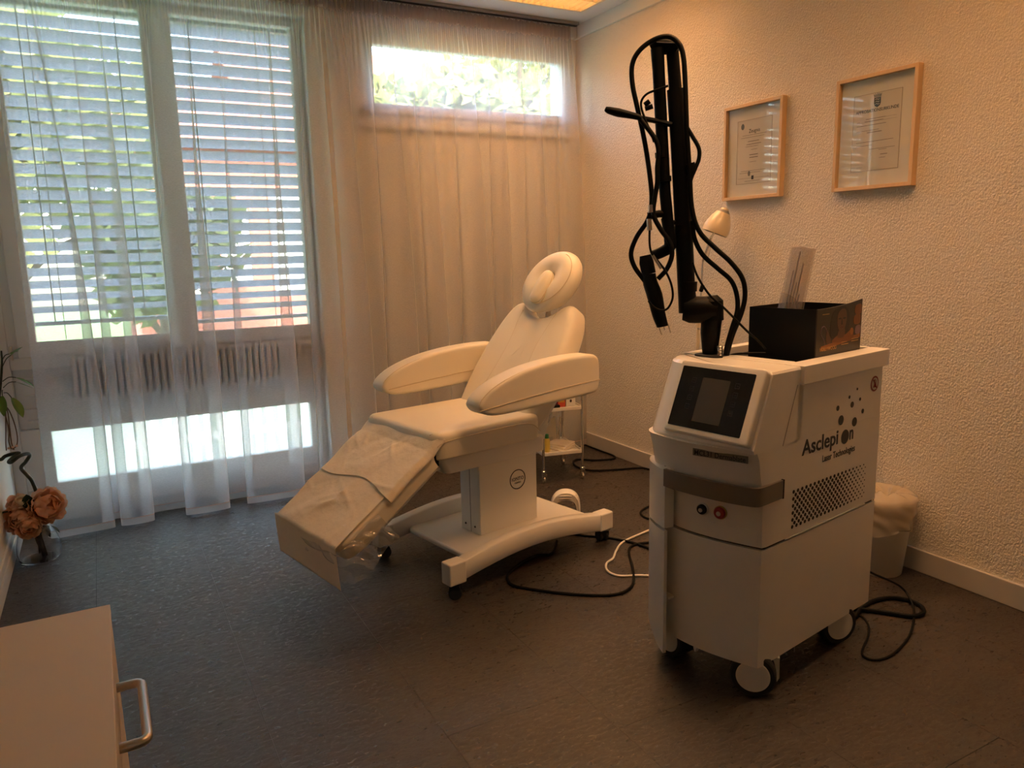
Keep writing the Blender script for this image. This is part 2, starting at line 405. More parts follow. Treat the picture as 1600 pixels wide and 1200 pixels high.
# floor: vinyl planks laid along the room, fine joints between them
fl = G().box((XL-.1, YB-.1, -.15), (XR+.1, 5.1, -.004)).make('floor', M['slot'])
tag(fl, kind='structure')
tw, tl = .485, .98
xs = [XL]+[x for x in [-.155+tw*i for i in range(0, 8)] if XL < x < XR]+[XR]
offs = [.55, .30, -.02, .36, .12, .48, .22, .6, .05]
cache = {}
for i in range(len(xs)-1):
    y = YB-tl+offs[i % len(offs)]
    while y < YN:
        y0, y1 = max(y, YB), min(y+tl, YN); y += tl
        if y1-y0 < .02: continue
        g = .0009
        G().box((xs[i]+g, y0+g, -.004), (xs[i+1]-g, y1-g, 0)).make('floor_tile', M['floor'], fl)

def wall(name, boxes, m):
    g = G()
    for a, b in boxes: g.box(a, b)
    return tag(g.make(name, m), kind='structure')
wall('wall_right', [((XR, YB-.1, -.1), (XR+.12, 5.12, CEIL+.2))], M['wall'])
wall('wall_left', [((XL-.12, YB-.1, -.1), (XL, 5.12, CEIL+.2))], M['wall_plain'])
wall('wall_back', [((XL, YB-.12, -.1), (XR, YB, CEIL+.2))], M['wall_plain'])
# ceiling with openings for the two recessed lights
cg = G(); hz = CEIL
rects = [(lx-sx/2, ly-sy/2, lx+sx/2, ly+sy/2) for lx, ly, sx, sy, k in LAMPS]
(r1, r2) = rects
def cbox(x0, y0, x1, y1): cg.box((x0, y0, hz), (x1, y1, hz+.10))
cbox(XL-.1, YB-.1, XR+.1, r2[1]); cbox(XL-.1, r2[1], r2[0], r2[3]); cbox(r2[2], r2[1], XR+.1, r2[3])
cbox(XL-.1, r2[3], XR+.1, r1[1]); cbox(XL-.1, r1[1], r1[0], r1[3]); cbox(r1[2], r1[1], XR+.1, r1[3]); cbox(XL-.1, r1[3], XR+.1, 5.12)
cg.box((XL-.1, YB-.1, hz+.10), (XR+.1, 5.12, hz+.25))
tag(cg.make('ceiling', M['ceiling']), kind='structure')

# window wall: right part solid with a high window, left part the big window unit set back in a niche
UX0, UX1, UZ0, UZ1 = 1.645, 3.065, 2.43, 2.80      # high window glass opening incl. sash
wb = [((NX, YW, -.1), (XR, 5.10, UZ0-.10)), ((NX, YW, UZ1+.05), (XR, 5.10, CEIL)), ((NX, YW, UZ0-.10), (UX0-.06, 5.10, UZ1+.05)), ((UX1+.06, YW, UZ0-.10), (XR, 5.10, UZ1+.05)),
      ((XL, YW, 2.90), (NX, 5.10, CEIL))]
wall('wall_window', wb, M['wall_plain'])
# big window unit
WXL, WM0, WM1, WXR = -.335, .345, .505, 1.175
WZ0, WZ1 = 1.045, 2.85
LZ0, LZ1 = .224, .535
w1 = tag(empty('window_1', (0, YN, 0)), kind='structure')
g = G()
def fb(x0, z0, x1, z1, y0=0, y1=.06, bev=.006): g.box((x0, y0, z0), (x1, y1, z1), bev)
fb(XL, 0, WXL-.14, 2.9, -.01, .1); fb(WXR+.03, 0, NX, 2.9, -.01, .1); fb(WXL-.14, WZ1+.03, WXR+.03, 2.9)
fb(WXL-.145, WZ0-.09, WXL-.085, WZ1+.04, 0, .08); fb(WXR+.05, WZ0-.09, WXR+.07, WZ1+.04, 0, .08)
fb(WM0+.045, WZ0-.09, WM1-.045, WZ1+.04, -.03, .06)
fb(WXL-.14, WZ0-.145, WXR+.03, WZ0-.075, -.012, .08)
fb(WXL-.14, LZ1+.02, WXR+.03, WZ0-.14, .035, .08)
fb(WXL-.14, 0, WXR+.03, LZ0-.02, .01, .08); fb(WXL-.14, LZ0-.02, WXL, LZ1+.02, 0, .08); fb(WXR-.01, LZ0-.02, WXR+.03, LZ1+.02, 0, .08)
fb(WXL-.10, .06, WXR, .062, -.004, .02); fb(WXL-.10, .12, WXR, .122, -.004, .02)
g.make('window_frame', M['frame_white'], w1, True)
for a, b in ((WXL, WM0), (WM1, WXR)):
    g = G(); t = .055
    fb(a-t-.04, WZ0-.075, a, WZ1+.03, -.025, .05); fb(b, WZ0-.075, b+t, WZ1+.03, -.025, .05); fb(a, WZ0-.075, b, WZ0, -.025, .05); fb(a, WZ1, b, WZ1+.03, -.025, .05)
    s_ = g.make('sash', M['frame_white'], w1, True)
    G().box((a, .012, WZ0), (b, .018, WZ1)).make('glass_pane', M['glass'], s_)
    # bright glazing bead along the bottom
    G().box((a, -.034, WZ0-.004), (b, -.02, WZ0+.008)).make('glazing_bead', M['frame_white'], s_)
g = G()
fb(WXL, LZ0-.02, WXR-.01, LZ0+.012, -.008, .05); fb(WXL, LZ1, WXR-.01, LZ1+.02, -.004, .05); fb(WXL, LZ0, WXL+.012, LZ1, -.008, .05); fb(WXR-.035, LZ0, WXR-.01, LZ1, -.008, .05)
s_ = g.make('lower_sash', M['frame_white'], w1, True)
G().box((WXL+.012, .03, LZ0+.012), (WXR-.035, .036, LZ1)).make('frosted_pane', M['frost'], s_)
g = G()
for zz in (1.02, .98): g.cyl((WXL-.125, -.035, zz-.018), (WXL-.125, -.035, zz+.018), .009, seg=10)
g.make('window_hinge', M['steel'], w1, True)
g = G(); g.box((WXL-.09, -.02, .60), (WXL-.02, .02, .612)); g.box((WXL-.09, -.02, .74), (WXL-.02, .02, .752)); g.box((WXL-.14, 0, .67), (WXL+.05, .036, .674)); g.box((WXL-.14, 0, .84), (WXL+.05, .036, .844))
g.make('panel_moulding', M['frame_white'], w1)
# step ledge in front of the facade (low heating-pipe box under the pane)
# high window
w2 = tag(empty('window_2', (0, YW, 0)), kind='structure')
g = G()
def rf(x0, z0, x1, z1, y0, y1, t):
    g.box((x0, y0, z0), (x0+t, y1, z1), .005); g.box((x1-t, y0, z0), (x1, y1, z1), .005); g.box((x0+t, y0, z0), (x1-t, y1, z0+t), .005); g.box((x0+t, y0, z1-t), (x1-t, y1, z1), .005)
rf(UX0-.06, UZ0-.10, UX1+.06, UZ1+.05, .01, .09, .05)
g.make('window_frame', M['frame_white'], w2, True)
g = G(); rf(UX0-.02, UZ0-.06, UX1+.02, UZ1+.012, -.012, .06, .03)
g.box((UX0, -.012, UZ0-.035), (UX1, .05, UZ0), .004)
s_ = g.make('sash', M['frame_white'], w2, True)
G().box((UX0, .02, UZ0), (UX1, .026, UZ1)).make('glass_pane', M['glass'], s_)
G().box((UX0-.09, -.035, UZ0-.155), (UX1+.05, 0, UZ0-.125), .004).make('window_sill', M['trim'], w2)
g = G(); g.box((UX0-.075, -.03, UZ0-.08), (UX0-.055, 0, UZ0-.03), .003); g.tube([(UX0-.065, -.03, UZ0-.04), (UX0-.065, -.05, UZ0-.045), (UX0-.02, -.05, UZ0-.05)], .006, 8)
g.make('window_handle', M['steel'], w2)

# trims
def base(name, a, b, h, boxes):
    g = G()
    for p, q in boxes: g.box(p, q, .003)
    return tag(g.make(name, M['base']), kind='structure')
base('baseboard_right', 0, 0, 0, [((XR-.016, YB, 0), (XR, YW, .105))])
g = G(); g.box((XL, YB, 0), (XL+.016, YN, .075), .003); g.box((XL, YB, .083), (XL+.012, YN, .125), .003); g.box((XL, YB, .07), (XL+.006, YN, .09))
tag(g.make('baseboard_left', M['trim']), kind='structure')
g = G(); g.box((XR-.022, YB, CEIL-.09), (XR, YW, CEIL), .003); tag(g.make('trim_1', M['trim']), kind='structure')
g = G(); g.box((XL, YW-.05, CEIL-.085), (XR-.022, YW, CEIL), .004); tag(g.make('trim_2', M['trim']), kind='structure')

# ================================================================== OUTSIDE
g = G(); g.box((-14, 5.2, -1.0), (22, 40, -.9)); tag(g.make('lawn', mat('grass', (.10, .17, .04), .9, var=.4, vscale=3)), 'green lawn lying beyond the windows', 'lawn', kind='structure')
g = G(); g.box((-14, 5.2, -.9), (22, 7.0, -.86)); tag(g.make('bounce_slab', mat('pale_bounce_paving', (.55, .55, .55), .9)), 'pale paved slab added outside the windows to bounce light onto the blinds', 'bounce_slab', kind='structure')  # added ground slab, throws neutral light up onto the blind slats
MT = {'brick': mat('house_red_brick', (.42, .15, .11), .9, var=.15, vscale=30), 'rend': mat('pale_render', (.72, .69, .64), .9), 'roof': mat('red_clay_tiles', (.40, .13, .08), .85, var=.3, vscale=6),
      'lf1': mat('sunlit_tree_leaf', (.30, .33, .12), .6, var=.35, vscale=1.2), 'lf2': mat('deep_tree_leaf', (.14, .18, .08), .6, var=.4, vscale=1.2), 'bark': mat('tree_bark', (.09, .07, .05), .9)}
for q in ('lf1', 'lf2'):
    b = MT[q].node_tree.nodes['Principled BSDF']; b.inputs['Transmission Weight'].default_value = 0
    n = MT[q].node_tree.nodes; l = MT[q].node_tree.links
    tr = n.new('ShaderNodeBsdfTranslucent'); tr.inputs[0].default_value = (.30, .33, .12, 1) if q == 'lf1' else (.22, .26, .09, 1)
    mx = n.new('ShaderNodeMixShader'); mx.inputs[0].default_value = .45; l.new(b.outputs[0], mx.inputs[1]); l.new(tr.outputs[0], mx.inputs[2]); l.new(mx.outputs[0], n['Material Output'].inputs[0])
def house(loc, w, d, h, wallm, label, wins, roofh):
    r = empty('house', loc, label=label, cat='house')
    G().box((-w/2, 0, 0), (w/2, d, h)).make('wall', wallm, r)
    G().loft([[(-w/2-.3, -.4, h), (w/2+.3, -.4, h), (w/2+.3, -.4, h+.12), (-w/2-.3, -.4, h+.12)], [(-w/2-.3, d/2, h+roofh), (w/2+.3, d/2, h+roofh), (w/2+.3, d/2, h+roofh+.12), (-w/2-.3, d/2, h+roofh+.12)],
              [(-w/2-.3, d+.4, h), (w/2+.3, d+.4, h), (w/2+.3, d+.4, h+.12), (-w/2-.3, d+.4, h+.12)]]).make('roof', MT['roof'], r)
    for (x, z, ww, hh) in wins:
        g = G(); g.box((x-ww/2-.08, -.06, z-.08), (x+ww/2+.08, .02, z)); g.box((x-ww/2-.08, -.06, z+hh), (x+ww/2+.08, .02, z+hh+.08)); g.box((x-ww/2-.08, -.06, z), (x-ww/2, .02, z+hh)); g.box((x+ww/2, -.06, z), (x+ww/2+.08, .02, z+hh)); g.box((x-.04, -.05, z), (x+.04, .02, z+hh))
        f = g.make('window', M['frame_white'], r)
        G().box((x-ww/2, -.02, z), (x+ww/2, -.01, z+hh)).make('pane', M['white'], f)
    return r
house((2.9, 15, -1), 4.6, 6, 4.4, MT['brick'], 'red brick house seen between the slats of the second blind from the left', [(-1.5, 1.9, .5, 1.6), (.4, 1.9, .5, 1.6), (1.6, 1.9, .5, 1.6), (-.6, 2.1, .35, 1.3)], 1.6)
house((8.6, 22, -1), 9, 7, 6.0, MT['rend'], 'pale house with a red tiled roof seen through the high window', [(-2, 3.6, .9, 1.3), (1, 3.6, .9, 1.3)], 2.8)
def tree(loc, h, r, m, label, seed, n=1500, leaf=.16, trunk=.16):
    rnd = random.Random(seed); t = empty('tree', loc, label=label, cat='tree')
    g = G(); g.tube([(0, 0, 0), (.05, 0, h*.3), (-.05, .05, h*.55), (.06, 0, h*.8)], [trunk, trunk*.8, trunk*.6, trunk*.3], 8, 4)
    for k in range(6):
        a = rnd.uniform(0, 6.28); z0 = h*rnd.uniform(.3, .6); g.tube([(0, 0, z0), (cos(a)*r*.4, sin(a)*r*.4, z0+h*.15), (cos(a)*r*.8, sin(a)*r*.8, z0+h*.22)], [trunk*.45, trunk*.3, trunk*.1], 6, 3)
    g.make('trunk', MT['bark'], t, True)
    cl = []
    for k in range(16):
        a = rnd.uniform(0, 6.28); e = rnd.uniform(-.6, 1); rr = r*rnd.uniform(.35, .8)
        cl.append((Vector((cos(a)*rr, sin(a)*rr, h*.66+e*r*.55)), r*rnd.uniform(.3, .5)))
    vs = []; fs = []
    for i in range(n):
        c, cr_ = rnd.choice(cl); d = Vector((rnd.gauss(0, 1), rnd.gauss(0, 1), rnd.gauss(0, 1))).normalized(); p = c+d*cr_*rnd.uniform(.5, 1)
        a = Vector((rnd.gauss(0, 1), rnd.gauss(0, 1), rnd.gauss(0, .6))).normalized(); b = a.orthogonal().normalized(); b = (b*cos(i)+a.cross(b)*sin(i)); s = leaf*rnd.uniform(.6, 1.3)
        k = len(vs); vs += [p-a*s, p+b*s*.55, p+a*s, p-b*s*.55]; fs.append((k, k+1, k+2, k+3))
    me = bpy.data.meshes.new('crown'); me.from_pydata([tuple(v) for v in vs], [], fs); me.materials.append(m); o = bpy.data.objects.new('crown', me); COL.objects.link(o); o.parent = t; o['kind'] = 'stuff'
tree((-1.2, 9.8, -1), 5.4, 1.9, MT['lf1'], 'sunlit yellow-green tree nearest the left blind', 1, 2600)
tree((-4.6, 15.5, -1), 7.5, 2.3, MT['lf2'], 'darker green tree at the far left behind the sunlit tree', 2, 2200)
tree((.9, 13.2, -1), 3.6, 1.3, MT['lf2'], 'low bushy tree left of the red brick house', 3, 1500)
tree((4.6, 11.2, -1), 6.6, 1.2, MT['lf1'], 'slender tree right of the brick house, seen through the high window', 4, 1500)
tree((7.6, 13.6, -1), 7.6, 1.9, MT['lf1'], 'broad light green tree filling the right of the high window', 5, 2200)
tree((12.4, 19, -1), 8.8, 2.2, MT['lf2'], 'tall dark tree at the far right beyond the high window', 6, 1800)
fr = empty('fence', (0, 9.2, -.95), label='white picket fence low behind the second blind', cat='fence')
for i in range(26): G().box((.2+i*.14, 0, 0), (.28+i*.14, .03, 1.55)).make('picket', M['frame_white'], fr)
G().box((.1, .03, .35), (3.9, .07, .43)).make('rail', M['frame_white'], fr); G().box((.1, .03, 1.25), (3.9, .07, 1.33)).make('rail', M['frame_white'], fr)

# ================================================================== BLINDS (outside the glass)
def blind(x0, x1, ztop, zbot, label):
    r = empty('venetian_blind', ((x0+x1)/2, YN+.17, zbot), label=label, cat='blind')
    hw = (x1-x0)/2; H = ztop-zbot; pitch = .0715; n = int((H-.03)/pitch); A = radians(43); w = .073; me = None
    for i in range(n):
        z = .055+pitch*(i+.5)
        a = A if i > 3 else A*(.75+.06*i)
        if me is None or i <= 4:
            g = G(); sec = []
            for k in range(5):
                t = k/4-.5; sec.append((t*w, .006*(1-4*t*t)))
            up_ = [(y, s+.0006) for y, s in sec]; lo = [(y, s-.0006) for y, s in reversed(sec)]
            prof = [(y*cos(a)+s*sin(a), -y*sin(a)+s*cos(a)) for y, s in up_+lo]
            g.loft([[(-hw, y, zz) for y, zz in prof], [(hw, y, zz) for y, zz in prof]])
            o = g.make('slat', M['slat'], r, True); me = o.data
        else:
            o = bpy.data.objects.new('slat', me); COL.objects.link(o); o.parent = r
        o.location = (0, 0, z)
    G().box((-hw, -.03, 0), (hw, .03, .022), .004).make('bottom_rail', M['blindrail'], r)
    G().box((-hw, -.045, H-.02), (hw, .045, H+.08)).make('head_box', M['blindrail'], r)
    for s in (-.62, .62):
        G().box((hw*s-.003, -.034, .02), (hw*s+.003, -.032, H)).make('ladder_tape', M['rail'], r)
    return r
blind(WXL-.05, WM0+.03, 2.87, 1.125, 'silver-grey slatted blind outside the left pane of the big window')
blind(WM1-.03, WXR+.05, 2.87, 1.085, 'silver-grey slatted blind outside the right pane of the big window')
g = G()
for x in (WXL-.07, WM0+.06, WM1-.06, WXR+.075): g.box((x-.015, YN+.13, .95), (x+.015, YN+.21, 2.95))
tag(g.make('trim_3', M['blindrail']), kind='structure')
g = G(); g.box((XL-.1, YN+.12, WZ0-.14), (NX, YN+.35, WZ0-.10)); tag(g.make('trim_4', M['base']), kind='structure')

# ================================================================== RADIATOR
rd = empty('radiator', (0, 4.90, 0), label='low white column radiator under the big window behind the curtain', cat='radiator')
x0, x1, z0, z1 = -.19, 1.10, .705, .955; n = 34
G().box((x0, .028, z0+.02), (x1, .036, z1-.02)).make('gap_shade_plate', M['rad_in'], rd)  # dark sheet that paints the shade between the columns
me = None
for i in range(n):
    x = x0+(x1-x0)*(i+.5)/n
    if me is None:
        g = G(); g.tube([(0, -.022, z0), (0, -.03, z0+.025), (0, -.03, z1-.025), (0, -.022, z1)], .0125, 8); g.tube([(0, .012, z0), (0, .012, z1)], .011, 6)
        o = g.make('radiator_column', M['radiator'], rd, True); me = o.data
    else:
        o = bpy.data.objects.new('radiator_column', me); COL.objects.link(o); o.parent = rd
    o.location = (x, 0, 0)
g = G()
for zz in (z0+.01, z1-.01): g.tube([(x0, -.005, zz), (x1, -.005, zz)], .013, 8)
g.make('header_pipe', M['radiator'], rd, True)
g = G(); g.tube([(x1, -.005, z0+.01), (x1+.05, -.005, z0+.01), (x1+.06, .0, z0-.02), (x1+.06, .03, z0-.05)], .009, 8, 3); g.lathe([(.018, 0), (.02, .02), (.016, .06)], (x1+.02, -.005, z1-.02), 12, axis=(1, 0, 0))
g.make('valve', M['pwhite'], rd, True)

# ================================================================== CURTAINS
rail = empty('curtain_rail', (0, 4.745, CEIL), label='grey flat curtain rail along the ceiling in front of the windows', cat='curtain rail')
G().box((XL+.005, -.028, -.02), (XR-.05, .028, -.001), .002).make('rail_profile', M['rail'], rail)
g = G(); g.box((XL+.005, -.012, -.023), (XR-.055, .012, -.0195)); g.make('rail_groove', M['slot'], rail)

def resample(pts, n):
    P = [Vector(p) for p in smooth_poly(pts, 8, False)]; L = [0]
    for a, b in zip(P, P[1:]): L.append(L[-1]+(b-a).length)
    out = []; j = 0
    for i in range(n+1):
        t = L[-1]*i/n
        while j < len(L)-2 and L[j+1] < t: j += 1
        f = (t-L[j])/max(1e-9, L[j+1]-L[j]); out.append(P[j]+(P[j+1]-P[j])*f)
    return out
def curtain(bot, xt0, xt1, n, seed, label, lean):
    rnd = random.Random(seed); B = resample(bot, n); ph = [rnd.uniform(0, 6.28) for _ in range(6)]
    r = empty('curtain', (0, 0, 0), label=label, cat='curtain')
    ztop = CEIL-.035; nz = 44; Wd = abs(xt1-xt0)
    def P(i, z):
        s = i/n; f = max(0, min(1, (ztop-z)/(ztop-.02)))
        w = (1-(1-f)**2.3)*min(1, f/.06)
        xt = xt0+(xt1-xt0)*s
        b = B[i]
        mid = sin(pi*min(1, f*1.25))*(1-.75*f)
        y_top = 4.745+.012*sin(2*pi*s*Wd/.028+ph[0])*max(.02, 1-f*7)
        px = xt+(b.x-xt)*min(1, w*1.05)
        py = y_top+(b.y-y_top)*w*.98
        py += mid*((.026)*sin(2*pi*s*Wd/.15+ph[1]+.5*sin(7*s))+.0025*sin(2*pi*s*Wd/.067+ph[2]))
        px += mid*.010*sin(2*pi*s*Wd/.115+ph[3])+lean*sin(pi*f)*.01
        return Vector((px, min(py, 4.825 if px > NX-.02 else 4.86), z))
    z_hem = .05
    def zz(j, a, b, nn): return a+(b-a)*j/nn
    def sheet(za, zb, nn, shift=0):
        g = G()
        def fn(u, v):
            i = round(u*n); p = P(i, za+(zb-za)*v)
            return p
        g.grid(fn, n, nn); return g
    g = sheet(ztop-.075, z_hem, nz); g.make('voile', M['voile'], r, True, auto=radians(180))
    # heading tape: gathered, darker, scalloped lower edge
    g = G()
    def ft(u, v):
        i = round(u*n); zb = ztop-.075-.012*abs(sin(i*pi/(n/ (Wd/.11)))); z = ztop+.006*sin(i*.9)+(zb-ztop)*v; p = P(i, z); p.y -= .004; return p
    g.grid(ft, n, 4); g.make('heading_tape', M['tape'], r, True)
    g = sheet(z_hem, .012, 3); g.make('hem', M['hem'], r, True, auto=radians(180))
    g = G(); pts = [P(i, z_hem+.002)+Vector((0, -.002, 0)) for i in range(0, n+1, 2)]; g.tube(pts, .0022, 5); g.make('hem_stitching', M['stitch'], r)
    return r
def s_folds(fr, y_f, y_b, o, seed):
    """front faces fr = [(x0, x1)...] towards the room; between them the cloth doubles back and lies deeper"""
    rn = random.Random(seed); pts = [(fr[0][0], y_f-.02)]
    for i, (a, b) in enumerate(fr):
        yf = y_f+rn.uniform(-.012, .012); m = (a+b)/2
        if i: pts += [(a-o*.45, yf+.035), (a-o*.25, yf+.006)]
        pts += [(m, yf-.006)]
        if i < len(fr)-1:
            nx_ = fr[i+1][0]; yb = y_b+rn.uniform(-.015, .01)
            pts += [(b+o*.25, yf+.004), (b+o*.5, yf+.035), (b+o*.1, (yf+yb)/2), (b-o*.45, yb-.035), (b-o*.2, yb-.004), ((b+nx_)/2, yb+.004), (nx_+o*.2, yb-.004), (nx_+o*.45, yb-.035), (nx_-o*.1, (yf+yb)/2)]
        else: pts += [(b, yf+.01)]
    return pts
left = s_folds([(-.36, -.09), (.0, .115), (.34, .525), (.69, .975), (1.135, 1.295)], 4.63, 4.80, .06, 4)
right = s_folds([(1.335, 1.49), (1.63, 1.80), (1.92, 2.03), (2.19, 2.36), (2.44, 2.53), (2.70, 2.83), (2.95, 3.165)], 4.69, 4.79, .055, 9)
curtain(left, -.34, 1.31, 640, 1, 'white sheer voile curtain on the left, pooled in deep folds before the blinds', 1)
curtain(right, 1.335, 3.075, 720, 2, 'white sheer voile curtain on the right, hanging before the high window and wall', 0)
for (xa, lab) in ((-.19, 'thin beaded pull cord hanging at the left edge of the left blind'), (.96, 'thin beaded pull cord hanging before the right blind')):
    r = empty('pull_cord', (xa, 4.90, WZ0-.02), label=lab, cat='cord')
    G().tube([(0, 0, 0), (.0, 0, 1.80)], .0016, 6).make('cord', M['rail'], r)
    g = G()
    for i in range(60): g.lathe([(.001, -.004), (.004, 0), (.001, .004)], (0, 0, .05+i*.029), 6)
    g.make('beads', M['rail'], r, kind='stuff')

# ================================================================== CEILING LIGHTS
def ceiling_light(lx, ly, sx, sy, label):
    r = empty('ceiling_light', (lx, ly, CEIL), label=label, cat='ceiling light')
    g = G(); t = .018
    for a, b in (((-sx/2, -sy/2, -.004), (sx/2, -sy/2+t, .06)), ((-sx/2, sy/2-t, -.004), (sx/2, sy/2, .06)), ((-sx/2, -sy/2+t, -.004), (-sx/2+t, sy/2-t, .06)), ((sx/2-t, -sy/2+t, -.004), (sx/2, sy/2-t, .06))): g.box(a, b)
    g.make('lamp_frame', M['louver'], r)
    n = 26; me = None
    for i in range(1, n):
        x = -sx/2+t+(sx-2*t)*i/n
        if me is None:
            g = G(); g.loft([[(-.0008, y, -.002), (.0008, y, -.002), (.005, y, .034), (-.005, y, .034)] for y in (-sy/2+t, sy/2-t)]); o = g.make('louvre_blade', M['louver'], r); me = o.data
        else:
            o = bpy.data.objects.new('louvre_blade', me); COL.objects.link(o); o.parent = r
        o.location = (x, 0, 0)
    for k in (-.33, 0, .33):
        G().box((-sx/2+t, sy*k-.002, .0), (sx/2-t, sy*k+.002, .03)).make('louvre_rail', M['louver'], r)
    G().box((-sx/2+t, -sy/2+t, .084), (sx/2-t, sy/2-t, .09)).make('added_glow_panel', M['panel'], r)  # added glowing sheet above the tubes, brightens the gaps between blades
    for k in (-.42, -.14, .14, .42): G().tube([(-sx/2+.05, sy*k, .056), (sx/2-.05, sy*k, .056)], .013, 10).make('fluorescent_tube', M['tube'], r, True)
    return r
ceiling_light(*LAMPS[0][:4], 'glowing warm louvred light recessed in the ceiling above the high window corner')
ceiling_light(*LAMPS[1][:4], 'unseen warm louvred light added in the ceiling to brighten the right wall')

# ================================================================== LASER MACHINE
OM = Vector((1.779, 1.643, 0)); AM = atan2(.178, .984)
mach = empty('laser_machine', OM, AM, label='white medical laser trolley with black articulated arm, slanted control screen and four casters', cat='laser device')
RM = Matrix.Rotation(AM, 4, 'Z'); TM = Matrix.Translation(OM) @ RM; TMi = TM.inverted()
WM, LM, ZT = .46, .735, 1.11
def plan(u0, bulge, rl=.07, inset=0, u1=LM):
    """outline of the body: straight near side, bowed front, rounded far front corner"""
    pts = [(u1-inset, inset), (.05, inset), (.02, inset)]
    n = 14
    for i in range(n+1):
        v = inset+.004+(WM-rl-.02-inset)*i/n
        pts.append((u0-bulge*sin(pi*min(1, (v/.50)))+inset, v))
    ul = pts[-1][0]; vl = pts[-1][1]
    for i in range(1, 7):
        a = pi/2*i/6; pts.append((ul+(rl+.03)*(1-cos(a)), vl+(WM-inset-vl)*sin(a)))
    pts += [(u1-.04-inset, WM-inset), (u1-inset, WM-.04-inset)]
    return pts
def ring(p, z): return [(x, y, z) for x, y in p]
g = G(); g.loft([ring(plan(0, .046), z) for z in (.12, .528)]); g.make('lower_body', M['pwhite'], mach, True, auto=radians(25))
g = G(); g.loft([ring(plan(.008, .046, inset=.008), z) for z in (.526, .542)]); g.make('seam_core', M['slot'], mach)
g = G(); g.loft([ring(plan(0, .046), .538), ring(plan(-.004, .046), .70), ring(plan(-.03, .055), .835), ring(plan(-.045, .052), .862)])
g.make('upper_body', M['pwhite'], mach, True, auto=radians(25))
# head with the slanted front
g = G(); r0 = plan(-.060, .022, .10, u1=.20); r1 = plan(.036, .010, .10, u1=.20)
g.loft([ring(r0, .858), ring(plan(-.062, .022, .10, u1=.20), .87), ring(plan(.030, .010, .10, u1=.20), 1.098), ring(plan(.040, .008, .10, inset=.004, u1=.20), 1.106)])
g.make('head_shell', M['pwhite'], mach, True, auto=radians(25))
g = G()
g.box((.165, 0, .86), (LM, WM, 1.05), .004); g.make('side_shell', M['pwhite'], mach, True)
G().box((.215, .0012, .10), (.218, -.0006, .12)).make('shell_joint', M['inkgrey'], mach)
# lid with sunken tray
g = G(); zb = 1.048
a0, a1, b0, b1 = .178, .752, -.014, .474; t0, t1, s0, s1 = .246, .735, .058, .430
g.box((a0, b0, zb), (a1, s0, ZT), .004); g.box((a0, s1, zb), (a1, b1, ZT), .004); g.box((a0, s0, zb), (t0, s1, ZT), .004); g.box((t1, s0, zb), (a1, s1, ZT), .004)
g.make('lid', M['pwhite'], mach, True)
G().box((t0-.005, s0-.005, 1.05), (t1+.005, s1+.005, 1.082)).make('tray_floor', M['slot'], mach)
# collar slot round the arm
g = G(); g.prism(round_rect(.15, .30, .235, .415, .03), ZT-.004, ZT+.0012); g.make('arm_slot', M['slot'], mach)
# slanted console
dS = Vector((.105, 0, .245)).normalized(); nS = Vector((-.245, 0, .105)).normalized()
TS = frame(Vector((-.075, 0, .86)), (0, -1, 0), dS, nS)      # local x = -v, y = up the slant, z = out of the face
def sv(v, s, z=0): return (-v, s, z)
g = G(TS); g.pad(dense(round_rect(-.337, .018, -.010, .268, .012), .05), .030, .008, back=.1)
con = g.make('console_bezel', M['pwhite'], mach, True)
con.matrix_parent_inverse = Matrix.Identity(4)
g = G(TS); g.prism(round_rect(-.322, .040, -.040, .246, .004), .0296, .0312); g.make('screen_glass', M['blackgloss'], con)
g = G(TS); g.box((-.231, .065, .0311), (-.124, .214, .0316)); g.make('display', M['display'], con)
for v in (.264, .0955):
    for k in range(4):
        s = .111+.030*k; x = -v; g = G(TS); e = .0085; t = .0012
        for p, q in (((x-e, s-e), (x+e, s-e+t)), ((x-e, s+e-t), (x+e, s+e)), ((x-e, s-e+t), (x-e+t, s+e-t)), ((x+e-t, s-e+t), (x+e, s+e-t)), ((x-.003, s-.0006), (x+.003, s+.0006))):
            g.box((*p, .0311), (*q, .0316))
        g.make('key_outline', M['keyline'], con)
G(TS).box((-.183, .231, .0311), (-.179, .2325, .0316)).make('indicator', M['keyline'], con)
# name plate on the bowed front
def front_u(v, z):
    f = (z-.538)/.30; u0 = 0 if z < .7 else -.004-.026*min(1, (z-.70)/.135)
    return u0-.050*sin(pi*min(1, v/.50))
TP = frame(Vector((front_u(.205, .83)-.013, .213, .822)), Vector((front_u(.03, .83)-front_u(.205, .83), -.175, 0)).normalized(), (0, 0, 1), Vector((-.175, front_u(.205, .83)-front_u(.03, .83), 0)).normalized())
g = G(TP); g.box((0, 0, -.001), (.186, .024, .002), .0008); pl = g.make('name_plate', M['plate'], mach)
text('name_plate_lettering', 'MCL31 Dermablate', .0235, TP @ Matrix.Translation((.005, .0035, .0022)), M['ink'], pl, xs=.92, bold=.0004)
# grey-brown handle band wrapping the front and the near side
path = [(.092, -.008), (.02, -.009), (-.025, -.009), (-.045, -.003), (-.058, .015), (-.075, .07), (-.088, .14), (-.095, .22), (-.096, .29), (-.090, .335)]
path = smooth_poly(path, 5, False); inner = []
for i, (x, y) in enumerate(path):
    a = Vector(path[max(0, i-1)]); b = Vector(path[min(len(path)-1, i+1)]); d = (b-a).normalized(); inner.append((x+d.y*.012, y-d.x*.012))
g = G(); n = len(path)
g.loft([[(*path[i], .688), (*path[i], .748), (*inner[i], .748), (*inner[i], .688)] for i in range(n)])
g.make('handle_band', M['band'], mach, True)
G().box((.0905, -.0095, .686), (.0945, .004, .750)).make('band_end', M['slot'], mach)
